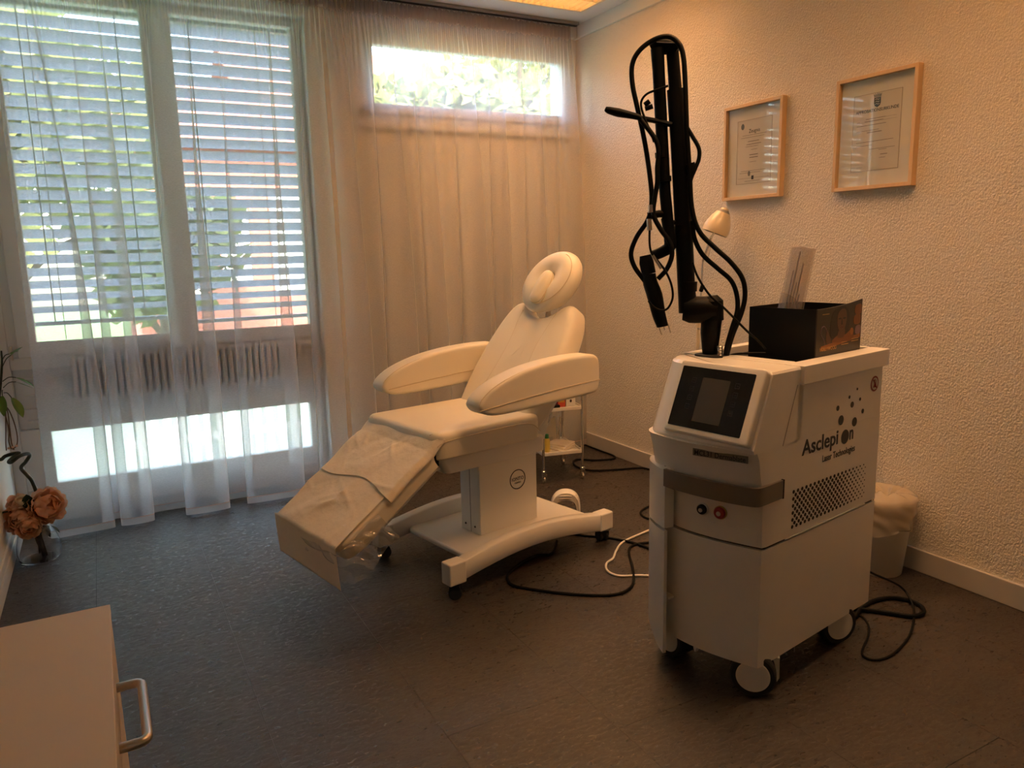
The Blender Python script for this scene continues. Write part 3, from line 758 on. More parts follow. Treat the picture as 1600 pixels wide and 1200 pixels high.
# control buttons
g = G(); ax = (-1, -.12, 0)
for name, v, z, r, m in (('key_switch', .200, .631, .017, 'black'), ('emergency_stop', .136, .633, .020, 'red')):
    c = (front_u(v, z), v, z); ax = (-1, -.18, 0)
    b = G().lathe([(r, 0), (r, .012), (r*.85, .016), (r*.3, .018)], c, 24, axis=ax).make(name, M[name and m], mach, True)
    if name == 'key_switch':
        G().lathe([(r*1.25, 0), (r*1.25, .004), (r*1.0, .005)], c, 24, axis=ax).make('switch_ring', M['basegrey'], b, True)
        p = Vector(c)+Vector(ax).normalized()*.018; G().lathe([(.007, 0), (.007, .003), (.003, .004)], p, 14, axis=ax).make('key_slot', M['steel'], b, True)
    else:
        G().lathe([(r*1.12, 0), (r*1.12, .005), (r*.9, .007)], c, 24, axis=ax).make('stop_ring', M['yellow'], b, True)
        p = Vector(c)+Vector(ax).normalized()*.0185; G().lathe([(.008, 0), (.008, .001)], p, 14, axis=ax).make('stop_mark', M['signwhite'], b)
g = G()
for v0, v1 in ((.015, .112), (.158, .178)):
    g.loft([[(front_u(v, .592)-.0012, v, .5905), (front_u(v, .592)+.002, v, .5905), (front_u(v, .592)+.002, v, .5925), (front_u(v, .592)-.0012, v, .5925)] for v in [v0+(v1-v0)*i/6 for i in range(7)]])
g.make('front_joint', M['trim'], mach)
g = G(); g.loft([[(front_u(.016, z)-.001, .016, z), (front_u(.016, z)+.002, .016, z), (front_u(.016, z)+.002, .018, z), (front_u(.016, z)-.001, .018, z)] for z in (.545, .687)]); g.make('front_edge', M['trim'], mach)
# fibre guard: two curved cover strips on the far front corner
oc = smooth_poly([(-.090, .328), (-.078, .365), (-.058, .405), (-.026, .452), (.015, .483)], 5, False)
ic = [(x+.034, y-.012) for x, y in oc]
g = G(); g.prism(oc+ic[::-1], .537, .745); g.make('fibre_guard', M['pwhite'], mach, True, auto=radians(30))
ic2 = [(x+.012, y-.004) for x, y in oc]
g = G(); n = len(oc); g.loft([[(*oc[i], .068+.10*(i/(n-1))**1.3), (*oc[i], .526), (*ic2[i], .526), (*ic2[i], .068+.10*(i/(n-1))**1.3)] for i in range(n)]); g.make('fibre_guard', M['pwhite'], mach, True, auto=radians(30))
G().box((-.072, .322, .268), (-.03, .352, .276)).make('guard_bracket', M['pwhite'], mach)
g = G()
for x, y in ((-.05, .36), (-.02, .42)): g.lathe([(.004, .7449), (.004, .7458)], (x, y, 0), 10)
g.make('guard_screw', M['inkgrey'], mach, kind='stuff')
# near side: seam ledge, panel joint, vents, lettering, dots, sign
TSd = frame((0, 0, 0), (1, 0, 0), (0, 0, 1), (0, -1, 0))      # x=u, y=z, out of near side
G().box((.128, -.0016, .5335), (.658, .002, .5365)).make('side_ledge', M['trim'], mach)
g = G(); g.add([(.159, -.0012, 1.05), (.1625, -.0012, 1.05), (.0905, -.0012, .86), (.0865, -.0012, .86)], [(0, 1, 2, 3)]); g.add([(.159, .001, 1.05), (.1625, .001, 1.05), (.0905, .001, .86), (.0865, .001, .86)], [(0, 1, 2, 3)]); g.make('panel_joint', M['inkgrey'], mach)
G().box((.7355, .004, .122), (.737, .006, 1.048)).make('back_joint', M['inkgrey'], mach)
g = G(TSd)
for c in range(38):
    u = .166+.479*c/37; r = .0066 if c < 22 else .0066-.0042*(c-22)/15
    for k in range(6):
        z = .569+.0243*k+(.01215 if c % 2 else 0)
        if c % 2 and k == 5: continue
        g.lathe([(r, -.001), (r, .0009)], (u, z, 0), 10)
g.make('vent_holes', M['slot'], mach, kind='stuff')
Tt = lambda u, z: TSd @ Matrix.Translation((u, z, .0006))
text('brand_lettering', 'Asclepi', .073, Tt(.207, .806), M['ink'], mach, xs=1.09, bold=.0013)
text('brand_lettering', 'n', .073, Tt(.512, .806), M['ink'], mach, xs=.86, bold=.0013)
text('brand_subtitle', 'Laser Technologies', .034, Tt(.336, .758), M['ink'], mach, xs=.84, bold=.0003)
for u, z, r in ((.483, .822, .026), (.449, .887, .0175), (.5445, .866, .0165), (.423, .9335, .0095), (.521, .932, .011), (.600, .897, .0085), (.499, .962, .006), (.576, .944, .006), (.552, .984, .0045)):
    G(TSd).lathe([(r, -.0005), (r, .0009)], (u, z, 0), 24).make('logo_dot', M['ink'], mach)
g = G(TSd); g.lathe([(.0285, -.0005), (.0285, .0009)], (.677, .987, 0), 32); sg = g.make('no_entry_sign', M['signred'], mach)
G(TSd).lathe([(.0225, 0), (.0225, .0013)], (.677, .987, 0), 32).make('sign_disc', M['signwhite'], sg)
g = G(TSd)
g.tube([(.663, 1.003, .0015), (.691, .971, .0015)], .0022, 6); sgb = g.make('sign_bar', M['signred'], sg)
g = G(TSd); g.lathe([(.004, 0), (.004, .0018)], (.675, 1.000, 0), 10); g.tube([(.675, .995, .0015), (.674, .984, .0015), (.668, .974, .0015)], .0024, 6); g.tube([(.674, .984, .0015), (.681, .974, .0015)], .0024, 6); g.box((.683, .974, 0), (.686, 1.000, .0018)); g.make('sign_figure', M['signred'], sg, kind='stuff')
# casters
def caster(u, v, ang):
    r = empty('caster', (u, v, 0)); r.parent = mach; r.rotation_euler = (0, 0, ang)
    R = .075
    def wheel(x0, x1, nm, m, rr): return G().lathe([(rr*.93, x0), (rr, x0+.006), (rr, x1-.006), (rr*.93, x1)], (0, 0, R), 36, axis=(0, 1, 0)).make(nm, m, r, True)
    wheel(-.052, -.012, 'tyre', M['rubber'], R); wheel(.012, .044, 'tyre', M['rubber'], R)
    G().lathe([(.056, -.0515), (.054, -.0545), (.02, -.056)], (0, 0, R), 36, axis=(0, 1, 0)).make('hub_cap', M['pwhite_m'], r, True)
    g = G(); g.box((-.03, -.010, .05), (.03, .010, .115), .004); g.cyl((0, 0, .10), (0, 0, .135), .018); g.make('fork', M['black'], r, True)
    g = G(); g.prism([(.030, .118), (.084, .118), (.085, .045), (.078, .03), (.07, .04), (.062, .10)], -.01, .006, T=frame((0, .02, 0), (1, 0, 0), (0, 0, 1), (0, -1, 0))); g.make('fork_cover', M['pwhite_m'], r)
    return r
caster(.055, .055, radians(-57)); caster(.055, .380, radians(-98)); caster(.575, .062, radians(-22)); caster(.64, .39, radians(-30))
G().box((.03, .03, .10), (.70, .43, .122)).make('chassis', M['slot'], mach)

# articulated arm: drawn in an upright plane through its post, parts given real girth
BA = Vector((1.91612, 2.04787, 0)); nA = Vector((BA.x, BA.y, 0)).normalized(); ZP = 1/ (FPX/2.74)   # metres per pixel at the arm
def ap(x, y, off=0): return TMi @ on_plane(x, y, BA+nA*off, nA)
def arm(name, pts, r, m='blackm', seg=16, sm=0, off=0, **kw):
    return G().tube([ap(p[0], p[1], (p[2] if len(p) > 2 else 0)+off) for p in pts], r, seg, sm, **kw).make(name, M[m], mach, True)
k = ZP
arm('arm_post', [(1112, 496), (1110, 520), (1109, 556)], [.037, .035, .026], seg=24)
arm('arm_elbow', [(1068, 483), (1078, 484), (1108, 484), (1120, 486)], [.040, .048, .048, .040], seg=20)
arm('arm_elbow_cap', [(1112, 462), (1113, 470), (1113, 500)], [.020, .038, .040], seg=24)
arm('lower_arm_tube', [(1075, 488), (1072, 440), (1067, 330), (1061, 220), (1055, 140)], [.033, .031, .031, .030, .029], seg=24)
arm('lower_arm_tube', [(1056, 150), (1050, 72)], [.0225, .021], seg=24)
arm('tube_clamp', [(1074.5, 440), (1074, 455)], .034, seg=24)
arm('tube_clamp', [(1065.5, 348), (1065, 352)], .034, seg=24)
arm('arm_head', [(1017, 76), (1024, 72), (1054, 73), (1060, 78)], [.018, .027, .027, .022], seg=18)
G().tube([ap(1026, 66, -.028), ap(1056, 67, -.028)], .002, 6).make('head_edge', M['steel'], mach)
arm('upper_arm_tube', [(1027, 76), (1029, 110), (1033, 190), (1039, 300), (1044, 352)], [.023, .021, .021, .020, .020], seg=22, off=-.015)
arm('tube_clamp', [(1037.5, 276), (1038, 284)], .025, seg=20, off=-.015)
arm('tube_clamp', [(1034, 238), (1034.5, 246)], .024, seg=20, off=-.015)
arm('wrist_joint', [(1042, 340), (1046, 365), (1047, 384), (1038, 392), (1020, 400)], [.021, .021, .022, .020, .019], seg=20, sm=3, off=-.02)
arm('wrist_knuckle', [(1008, 399), (1010, 410), (1014, 428)], [.020, .026, .025], seg=20, off=-.03)
arm('hand_piece', [(1014, 428), (1016, 442), (1023, 462), (1029, 490), (1034, 506), (1035, 510)], [.024, .026, .028, .024, .021, .021], seg=22, sm=3, off=-.03)
for a, b in (((1029, 510), (1034, 523)), ((1037, 510), (1038.5, 516)), ((1044, 508), (1048, 520))): arm('spacer_pin', [a, b], .0022, 'steel', 8, off=-.03)
arm('support_rest', [(1012, 338), (1030, 334), (1046, 335)], [.014, .013, .012], seg=14, off=-.02)
arm('tube_link', [(1050, 347), (1068, 349)], [.008, .008], seg=10, off=-.01)
arm('cable_hook', [(946, 170), (952, 172.5), (966, 176), (985, 180), (1000, 184), (1006, 190)], [.008, .0125, .015, .012, .010, .008], seg=14, sm=4, off=-.04)
arm('hook_bar', [(998, 184), (1020, 188), (1050, 195)], .009, seg=8, off=-.03)
def hose(name, pts, r, off=0, m='hose', seg=10): return G().tube([ap(p[0], p[1], (p[2] if len(p) > 2 else 0)+off) for p in pts], r, seg, 6).make(name, M[m], mach, True)
hose('hose', [(1017, 452), (1005, 436), (991, 416), (986, 395), (995, 370), (1011, 346), (1017, 326), (1018, 300), (1012, 250), (1004, 205), (995, 165), (988, 130), (988, 100), (1000, 78), (1022, 62), (1044, 57), (1060, 67), (1068, 90), (1071, 140), (1073, 200), (1077, 260), (1081, 325), (1093, 362), (1118, 388), (1142, 410), (1160, 435), (1164, 462), (1158, 490), (1144, 525), (1135, 557)], .0085, -.035)
hose('hose', [(1001, 187), (1014, 203), (1026, 222), (1029, 240), (1027, 262), (1027, 285), (1023, 310), (1021, 335), (1032, 358), (1046, 378), (1050, 398), (1042, 420), (1028, 436)], .0085, -.045)
hose('hose', [(1082, 345), (1085, 372), (1098, 398), (1122, 420), (1142, 438), (1151, 460), (1152, 485), (1144, 512), (1136, 540), (1134, 557)], .0085, -.03)
hose('hose', [(1074, 200), (1083, 215), (1092, 232), (1092, 248), (1086, 264), (1079, 282), (1077, 300)], .007, -.035)
hose('thin_cable', [(1082, 410), (1090, 432), (1108, 460), (1130, 480), (1150, 500), (1168, 518), (1185, 533), (1196, 546)], .004, -.06, seg=8)
hose('thin_cable', [(1015, 360), (1015, 380), (1018, 395), (1028, 408), (1040, 424), (1049, 445), (1051, 465), (1044, 481), (1034, 485), (1022, 480), (1013, 470)], .004, -.06, seg=8)
hose('thin_cable', [(1044, 134), (1030, 139), (1012, 146), (1003, 156), (1002, 168), (1008, 186), (1016, 205), (1022, 222)], .004, -.045, seg=8)
for a, b in (((1007, 164), (1015, 158)), ((1008, 170), (1020, 166))): arm('cable_clip', [a, b], .0085, seg=10, off=-.04)
arm('cable_sleeve', [(1017, 320), (1017.5, 332)], .0105, 'steel', 12, off=-.045)
arm('cable_sleeve', [(1014, 342), (1015, 360)], .009, 'steel', 12, off=-.05)
arm('cable_sleeve', [(1020, 399), (1029, 413), (1033, 420)], .0048, 'steel', 10, off=-.062)
arm('cable_tie', [(1078, 256), (1082, 268)], .017, seg=12, off=-.025)
g = G()
for i in range(6): g.lathe([(.009, 0), (.011, .002), (.011, .004), (.009, .006)], ap(1125, 556-2.6*i, -.03), 14)
g.make('cable_gland', M['steel'], mach, True, kind='stuff')
hose('thin_cable', [(1134, 557), (1150, 553), (1172, 552), (1196, 552)], .004, -.02, seg=8)

# card box on the tray, printed panel on its near side
bx = empty('card_box', TM @ Vector((.37, .065, 1.0825)), AM, label='open black card box with a printed side standing on the laser trolley top', cat='box')
bw, bd, bh, t = .305, .262, .190, .003
for nm, a, b in (('front_wall', (0, 0, 0), (t, bd, bh)), ('back_wall', (bw-t, 0, 0), (bw, bd, bh)), ('near_wall', (t, 0, 0), (bw-t, t, bh-.006)), ('far_wall', (t, bd-t, 0), (bw-t, bd, bh)), ('bottom', (t, t, 0), (bw-t, bd-t, t))):
    G().box(a, b).make(nm, M['black'], bx)
pb = mat('print_dark_brown', (.030, .020, .012), .35); pf = mat('print_skin_brown', (.11, .045, .022), .4); ph_ = mat('print_hair', (.016, .009, .007), .4); po = mat('print_orange', (.30, .105, .022), .4); pp = mat('print_mauve', (.22, .13, .16), .4); pg = mat('print_amber', (.20, .065, .018), .4); py_ = mat('print_gold', (.50, .26, .07), .4)
def ptop(x): return bh+.001+.020*(x/bw)**2.2
g = G(); n = 10
g.loft([[(bw*i/n-.002, -.005, 0), (bw*i/n-.002, -.005, ptop(bw*i/n)), (bw*i/n-.002, -.0005, ptop(bw*i/n)), (bw*i/n-.002, -.0005, 0)] for i in range(n+1)])
pn = g.make('printed_panel', pb, bx)
TPn = frame((0, -.0052, .036), (1, 0, 0), (0, 0, 1), (0, -1, 0)) @ Matrix.Diagonal((1, .80, 1, 1))
def blob(nm, pts, m, h): return G(TPn).prism(smooth_poly(pts, 5), -.0002, h).make(nm, m, pn)
blob('print_hair_shape', [(.145, .195), (.10, .17), (.085, .10), (.10, .06), (.16, .055), (.21, .08), (.215, .15), (.19, .19)], ph_, .0003)
blob('print_shoulders', [(.10, .045), (.14, .07), (.19, .068), (.235, .085), (.245, .04), (.16, .036)], pg, .0004)
blob('print_face', [(.165, .185), (.135, .165), (.132, .12), (.15, .085), (.165, .08), (.185, .10), (.195, .14), (.188, .175)], pf, .0006)
blob('print_neck', [(.145, .09), (.14, .06), (.18, .06), (.185, .095)], pf, .0005)
for x in (.148, .178): blob('print_eye', [(x-.011, .142), (x, .147), (x+.011, .142), (x, .138)], ph_, .0008)
blob('print_nose', [(.160, .138), (.164, .138), (.167, .117), (.158, .116)], ph_, .0007); blob('print_mouth', [(.152, .104), (.163, .108), (.175, .104), (.163, .099)], mat('print_lip', (.10, .022, .018), .4), .0008)
blob('print_hand', [(.07, .04), (.06, .075), (.068, .095), (.085, .07), (.095, .045)], pf, .0006)
G(TPn).tube([(.055, .035, 0), (.045, .06, 0), (.025, .085, 0), (.028, .11, 0), (.045, .118, 0), (.062, .10, 0), (.068, .08, 0)], .0014, 6, 4).make('print_outline', pp, pn)
for x0, x1, z0, z1, m in ((.255, .295, .155, .19, pg), (.25, .29, .11, .145, pg), (.262, .294, .065, .095, pp)): blob('print_product', [(x0, z0), (x0, z1), (x1, z1+.005), (x1, z0)], m, .0004)
blob('print_product', ellipse(.012, .016, 12, .235, .078), po, .0006)
G(TPn).prism([(.03, .012), (.03, .032), (.295, .062), (.295, .046)], -.0002, .0004).make('print_banner', po, pn)
text('print_title', 'HOLLYWOOD', .0235, TPn @ Matrix.Translation((.022, .011, .0006)), py_, pn, xs=.72)
for x, z, l in ((.165, .024, .05), (.165, .034, .04), (.235, .032, .05), (.235, .042, .05), (.03, .168, .045)): G(TPn).box((x, z, .0004), (x+l, z+.003, .0008)).make('print_text_line', py_, pn)
# translucent packet of sticks standing in the box
bg = empty('instrument_packet', TM @ Vector((.445, .238, 1.086)), AM-.25, label='clear sealed packet of slim white sticks leaning in the black card box', cat='packet')
Tb = Matrix.Rotation(radians(4.5), 4, 'X') @ Matrix.Rotation(radians(9), 4, 'Y')
G(Tb).grid(lambda u, v: (-.005+.006*sin(3*v), -.055+.11*u, .40*v), 6, 12).make('back_film', M['bag'], bg, True)
G(Tb).grid(lambda u, v: (-.011-.004*sin(pi*u)*(1-v*.6), -.055+.11*u, .40*v-.004*sin(9*u)), 8, 12).make('front_film', M['bag'], bg, True)
for i in range(5): G(Tb).box((-.009, -.030+.013*i, .0), (-.006, -.026+.013*i, .235+.09*(i % 2)+.02*i)).make('stick', M['inkbrown'], bg)
G(Tb).add([(-.0165, -.052, .03), (-.0165, .052, .03), (-.0165, .052, .235), (-.0165, .01, .228), (-.0165, -.02, .22), (-.0165, -.052, .195)], [(0, 1, 2, 3, 4, 5)]).make('label_slip', M['bag'], bg)

# ================================================================== CERTIFICATES
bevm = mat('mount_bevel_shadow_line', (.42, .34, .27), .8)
def certificate(y0, y1, z0, z1, label):
    r = empty('framed_certificate', (XR, (y0+y1)/2, z0), label=label, cat='picture frame')
    w = y1-y0; H = z1-z0; T = frame((0, 0, 0), (0, -1, 0), (0, 0, 1), (-1, 0, 0)); b = .017; D = .034
    for nm, p, q in (('frame_side', (-w/2, 0, 0), (-w/2+b, H, D)), ('frame_side', (w/2-b, 0, 0), (w/2, H, D)), ('frame_side', (-w/2+b, 0, 0), (w/2-b, b, D)), ('frame_side', (-w/2+b, H-b, 0), (w/2-b, H, D))):
        G(T).box(p, q, .001, 1).make(nm, M['wood'], r)
    m_ = G(T).box((-w/2+b, b, .001), (w/2-b, H-b, .010)).make('mount_card', M['mat_card'], r)
    p_ = G(T).box((-.118*w/.405, .085, .0085), (.118*w/.405, H-.085, .0106)).make('certificate_sheet', M['paper'], r)
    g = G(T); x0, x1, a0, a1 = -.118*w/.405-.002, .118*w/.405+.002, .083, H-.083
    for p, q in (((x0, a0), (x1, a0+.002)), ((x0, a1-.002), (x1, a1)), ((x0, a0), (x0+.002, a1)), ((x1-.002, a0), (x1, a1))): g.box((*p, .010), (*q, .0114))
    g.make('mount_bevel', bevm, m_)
    G(T).box((-w/2+b, b, .019), (w/2-b, H-b, .0205)).make('picture_glass', M['pglass'], r)
    return r, p_, T, H
def lines(T, p, L):
    for x0, x1, z, h in L: G(T).box((x0, z, .0104), (x1, z+h, .0111)).make('text_line', M['inkbrown'], p)
r, p_, T, H = certificate(2.888, 3.302, 1.7375, 2.2385, 'smaller-looking beech-framed certificate nearer the window, behind the laser arm')
text('certificate_heading', 'Zeugnis', .028, T @ Matrix.Translation((0, H-.152, .0107)), M['ink'], p_, 'CENTER', xs=.9)
lines(T, p_, [(-.095, .07, .325, .0018), (-.085, .085, .337, .0018), (-.045, .035, .303, .003), (-.055, .05, .288, .003), (-.06, .03, .277, .0018), (-.02, .025, .260, .0018), (-.03, .03, .232, .004), (-.03, .03, .218, .004), (-.03, .02, .196, .0018), (-.09, .085, .150, .0018), (-.10, .05, .140, .002), (-.11, .11, .112, .0012), (-.06, .05, .096, .0018)])
G(T).prism(ellipse(.012, .016, 14, -.085, H-.115), .0104, .0110).make('corner_emblem', M['inkgrey'], p_)
G(T).prism(ellipse(.009, .014, 14, -.03, .136), .0104, .0111).make('stamp', M['inkgrey'], p_); G(T).box((-.012, .104, .0104), (.004, .124, .0111)).make('seal', M['ink'], p_)
r, p_, T, H = certificate(2.155, 2.566, 1.733, 2.2395, 'larger-looking beech-framed certificate headed by a crowned shield, nearer the viewer')
text('certificate_heading', 'APPROBATIONSURKUNDE', .0195, T @ Matrix.Translation((0, H-.165, .0107)), M['ink'], p_, 'CENTER', xs=.93, bold=.0002)
sh = G(T).prism([(-.017, H-.105), (.017, H-.105), (.017, H-.130), (.013, H-.140), (0, H-.148), (-.013, H-.140), (-.017, H-.130)], .0104, .0110).make('shield', M['ink'], p_)
for i in range(3): G(T).tube([(-.011, H-.114-.010*i, .0111), (-.003, H-.111-.010*i, .0111), (.004, H-.115-.010*i, .0111), (.011, H-.112-.010*i, .0111)], .0012, 5, 3).make('shield_stripe', M['paper'], p_)
G(T).prism([(-.017, H-.104), (-.021, H-.088), (-.013, H-.094), (-.010, H-.085), (-.005, H-.094), (0, H-.083), (.005, H-.094), (.010, H-.085), (.013, H-.094), (.021, H-.088), (.017, H-.104)], .0104, .0110).make('shield_crown', M['inkgrey'], p_)
lines(T, p_, [(-.055, .045, .312, .0022), (.045, .10, .312, .0008), (-.10, -.085, .302, .002), (-.085, .10, .300, .0008), (-.06, .035, .302, .0022), (-.10, .05, .285, .0022), (-.10, .015, .262, .0018), (-.045, .03, .252, .003), (-.10, -.085, .230, .0018), (-.10, .09, .212, .0022), (-.10, -.015, .196, .0022), (-.03, .10, .178, .0018), (.02, .06, .172, .0018), (.03, .065, .150, .003), (.025, .055, .136, .002), (-.09, -.06, .100, .0016)])

# ================================================================== TREATMENT CHAIR
CA = Vector((1.2238, 2.8699, 0)); CR = radians(11.664)
chair = empty('treatment_chair', CA, CR, label='cream upholstered treatment chair with armrests and round headrest on a wheeled pedestal', cat='treatment chair')
TC = Matrix.Translation(CA) @ Matrix.Rotation(CR, 4, 'Z')
# local axes: x = towards the head end, y = away from the viewer's side, z = up
def beam(v0, parent, far=False):
    top = [(-.035+.07*0, .165)]
    N = 16; up_ = []; lo = []
    for i in range(N+1):
        t = i/N; u = -.02+1.0*t; h = .155+.062*sin(pi*t)**1.0-.010*t
        up_.append((u, h)); lo.append((u, h-.088))
    g = G(frame((0, v0+.03, 0), (1, 0, 0), (0, 0, 1), (0, -1, 0)))
    rings = []
    for i in range(N+1):
        (u, h), (_, l_) = up_[i], lo[i]
        rings.append([(u, h-.006, 0), (u, h, .006), (u, h, .054), (u, h-.006, .060), (u, l_+.004, .060), (u, l_, .056), (u, l_, .004), (u, l_+.004, 0)])
    g.loft(rings); b = g.make('base_beam', M['pwhite'], parent, True, auto=radians(50))
    for u0, u1, h in ((-.035, .055, .166), (.905, .997, .157)):
        g = G(); g.box((u0, v0-.034, .068), (u1, v0+.034, h+.004), .008, 3); g.make('end_cap', M['pwhite_m'], b, True)
    return b
beam(0, chair); beam(.602, chair)
def chair_caster(u, v, ang):
    r = empty('caster', (u, v, 0), ang); r.parent = chair
    for s in (-1, 1): G().lathe([(.026, -.009), (.030, -.005), (.030, .005), (.026, .009)], (.012, s*.017, .030), 20, axis=(0, 1, 0)).make('wheel', M['rubber'], r, True)
    g = G(); g.lathe([(.012, .02), (.012, .07)], (0, 0, 0), 12); g.box((-.014, -.007, .02), (.03, .007, .058), .004); g.prism([(-.016, .035), (-.012, .062), (.028, .064), (.036, .05), (.03, .047), (0, .048)], -.027, .027, T=frame((0, 0, 0), (1, 0, 0), (0, 0, 1), (0, -1, 0))); g.make('caster_fork', M['black'], r, True)
for u, v, a in ((.0, .0, -.7), (.955, .0, 1.3), (.0, .602, -.2), (.955, .602, .5)): chair_caster(u, v, a)
g = G(); g.prism(dense(round_rect(.135, .02, .93, .585, .05), .1), .105, .132); 
bp_ = g.make('base_plate', M['pwhite_m'], chair, True); bv = bp_.modifiers.new('round', 'BEVEL'); bv.width = .009; bv.segments = 3; bv.limit_method = 'ANGLE'
# pedestal column
col = G().box((.335, .225, .125), (.705, .385, .60), .008, 2).make('pedestal_column', M['pwhite_m'], chair, True)
G().box((.3338, .302, .13), (.336, .3045, .58)).make('column_joint', M['inkgrey'], col)
for v in (.345, .27):
    G().lathe([(.0055, 0), (.0055, .002)], (.3345, v, .165), 10, axis=(-1, 0, 0)).make('column_screw', M['slot'], col)
TL = frame((.575, .2246, .365), (1, 0, 0), (0, 0, 1), (0, -1, 0))
g = G(TL); rr = .051; n = 40
g.loft([[(cos(2*pi*i/n)*q, sin(2*pi*i/n)*q, z) for q, z in ((rr, -.0005), (rr, .0008), (rr-.0045, .0008), (rr-.0045, -.0005))] for i in range(n+1)], cap=False)
em = g.make('emblem_ring', M['ink'], chair)
cu = text('emblem_lettering', 'IONTO', .026, TL @ Matrix.Translation((0, -.006, .0006)), M['ink'], em, 'CENTER', xs=.95)
text('emblem_lettering', 'COMED', .0115, TL @ Matrix.Translation((0, -.021, .0006)), M['ink'], em, 'CENTER', xs=1)
# shroud below the seat: tapering tub
g = G()
def rr_ring(x0, y0, x1, y1, r, z): return [(x, y, z) for x, y in round_rect(x0, y0, x1, y1, r, 4)]
g.loft([rr_ring(.10, .10, .60, .50, .03, .525), rr_ring(.02, .04, .60, .56, .03, .548), rr_ring(-.02, .02, .585, .58, .03, .60), rr_ring(-.04, .012, .575, .588, .03, .628)])
g.make('seat_shell', M['pwhite'], chair, True)
g = G(); g.box((-.052, .02, .60), (-.03, .045, .70), .003); g.make('hinge_bracket', M['black'], chair)
g = G(); g.tube([(-.10, .06, .585), (-.02, .06, .585), (.06, .10, .585)], .016, 10); g.tube([(-.10, .54, .585), (-.02, .54, .585), (.06, .50, .585)], .016, 10); g.make('hinge_arm', M['steel'], chair, kind='stuff')
# seat cushion
g = G(Matrix.Translation((0, 0, .625))); g.pad(dense(round_rect(-.055, 0, .545, .60, .05), .04), .118, .028, dome=.006); seat = g.make('seat', M['cream'], chair, True)
def piping(name, pts, r=.0028, parent=None, closed=False, sm=4): return G().tube(pts, r, 6, sm, closed=closed).make(name, M['cream_d'], parent or chair, True)
z = .7405
piping('seam', [(-.05, .055, z-.008), (-.02, .035, z-.001), (.10, .030, z), (.30, .030, z), (.50, .030, z)], parent=seat, r=.002)
piping('seam', [(-.05, .535, z-.008), (-.02, .562, z-.001), (.10, .570, z), (.30, .570, z), (.50, .570, z)], parent=seat, r=.002)
piping('seam', [(-.05, -.0005, .690), (.0, -.0012, .705), (.2, -.0012, .712), (.45, -.0012, .708), (.53, -.0005, .66)], parent=seat, r=.002)
# backrest: lies back 37 degrees; local a = across (from the viewer's side), b = up the back, h = out of the front
th = radians(36.5); eb = Vector((sin(th), 0, cos(th))); en = Vector((-cos(th), 0, sin(th)))
TB = frame(Vector((.455, .30, .705))-en*.105, (0, -1, 0), eb, en)
half = [(0, .572), (.05, .580), (.10, .607), (.145, .645), (.185, .655), (.225, .630), (.258, .565), (.283, .46), (.297, .34), (.300, .22), (.290, .10), (.272, .02), (.24, -.005), (.12, -.01)]
out = [(x, y) for x, y in half]+[(-x, y) for x, y in half[::-1][0:-1]]
out = smooth_poly(out, 4)
g = G(TB); g.pad(out, .108, .045, dome=.004, n_edge=6); back = g.make('backrest', M['cream'], chair, True)
for s in (-1, 1):
    pts = [TB @ Vector((s*a, b, h)) for a, b, h in ((.128, .598, .1045), (.120, .53, .1085), (.105, .40, .1095), (.115, .25, .1095), (.135, .10, .1085), (.150, .015, .105))]
    piping('seam', pts, .0022, back)
g = G(TB); g.pad([(x*.94, y*.96+.01) for x, y in out], .022, .008, T=TB @ Matrix.Translation((0, 0, -.018))); g.make('backrest_shell', M['pwhite'], chair, True)
g = G(); 
for v in (.06, .54): g.prism([(.44, .60), (.60, .60), (.66, .80), (.60, .82)], v-.012, v+.012, T=frame((0, 0, 0), (1, 0, 0), (0, 0, 1), (0, 1, 0)))
g.make('recline_bracket', M['pwhite_m'], chair, kind='stuff')
# headrest: thick padded oval with an opening, and a tongue-shaped pad
TH = frame(Vector((.892, .295, 1.327)), (0, -1, 0), eb, en)
g = G(TH); A_, B_ = .104, .108; nn = 48; ms = 20; rings = []
for i in range(nn):
    a = 2*pi*i/nn; sc = 1.0
    dip = .030*max(0, -sin(a))**8
    R_ = .080; hh = .052
    rings.append([((A_+R_*cos(b))*cos(a), (B_+R_*cos(b)*.92)*sin(a), (hh-dip)*sin(b)) for b in [2*pi*k/ms for k in range(ms)]])
rings.append(rings[0]); g.loft(rings, cap=False)
head = g.make('headrest', M['cream'], chair, True, auto=radians(80))
g = G(TH); g.pad(ellipse(.10, .085, 28), .03, .012, T=TH @ Matrix.Translation((0, 0, -.012))); g.make('headrest_base', M['cream'], head, True)
pts = [(A_*1.48*cos(a), (B_*1.43)*sin(a), .041) for a in [radians(q) for q in range(-70, 80, 10)]]
piping('seam', [TH @ Vector(p) for p in pts], .002, head)
g = G(TH @ Matrix.Translation((.0, -.072, .026))); tong = smooth_poly([(0, .112), (.030, .095), (.046, .05), (.046, -.01), (.036, -.065), (0, -.080), (-.036, -.065), (-.046, -.01), (-.046, .05), (-.030, .095)], 4)
g.pad(tong, .042, .026, dome=.006); tg = g.make('head_pad', M['cream'], chair, True)
piping('seam', [TH @ Vector((x*1.0, y-.072, .044)) for x, y in tong[::2]], .0018, tg, closed=True, sm=2)
g = G(); g.tube([TH @ Vector((s_, -.05, -.03)) for s_ in (0,)]+[TB @ Vector((0, .50, -.01))], .015, 8); g.make('headrest_bar', M['steel'], chair)
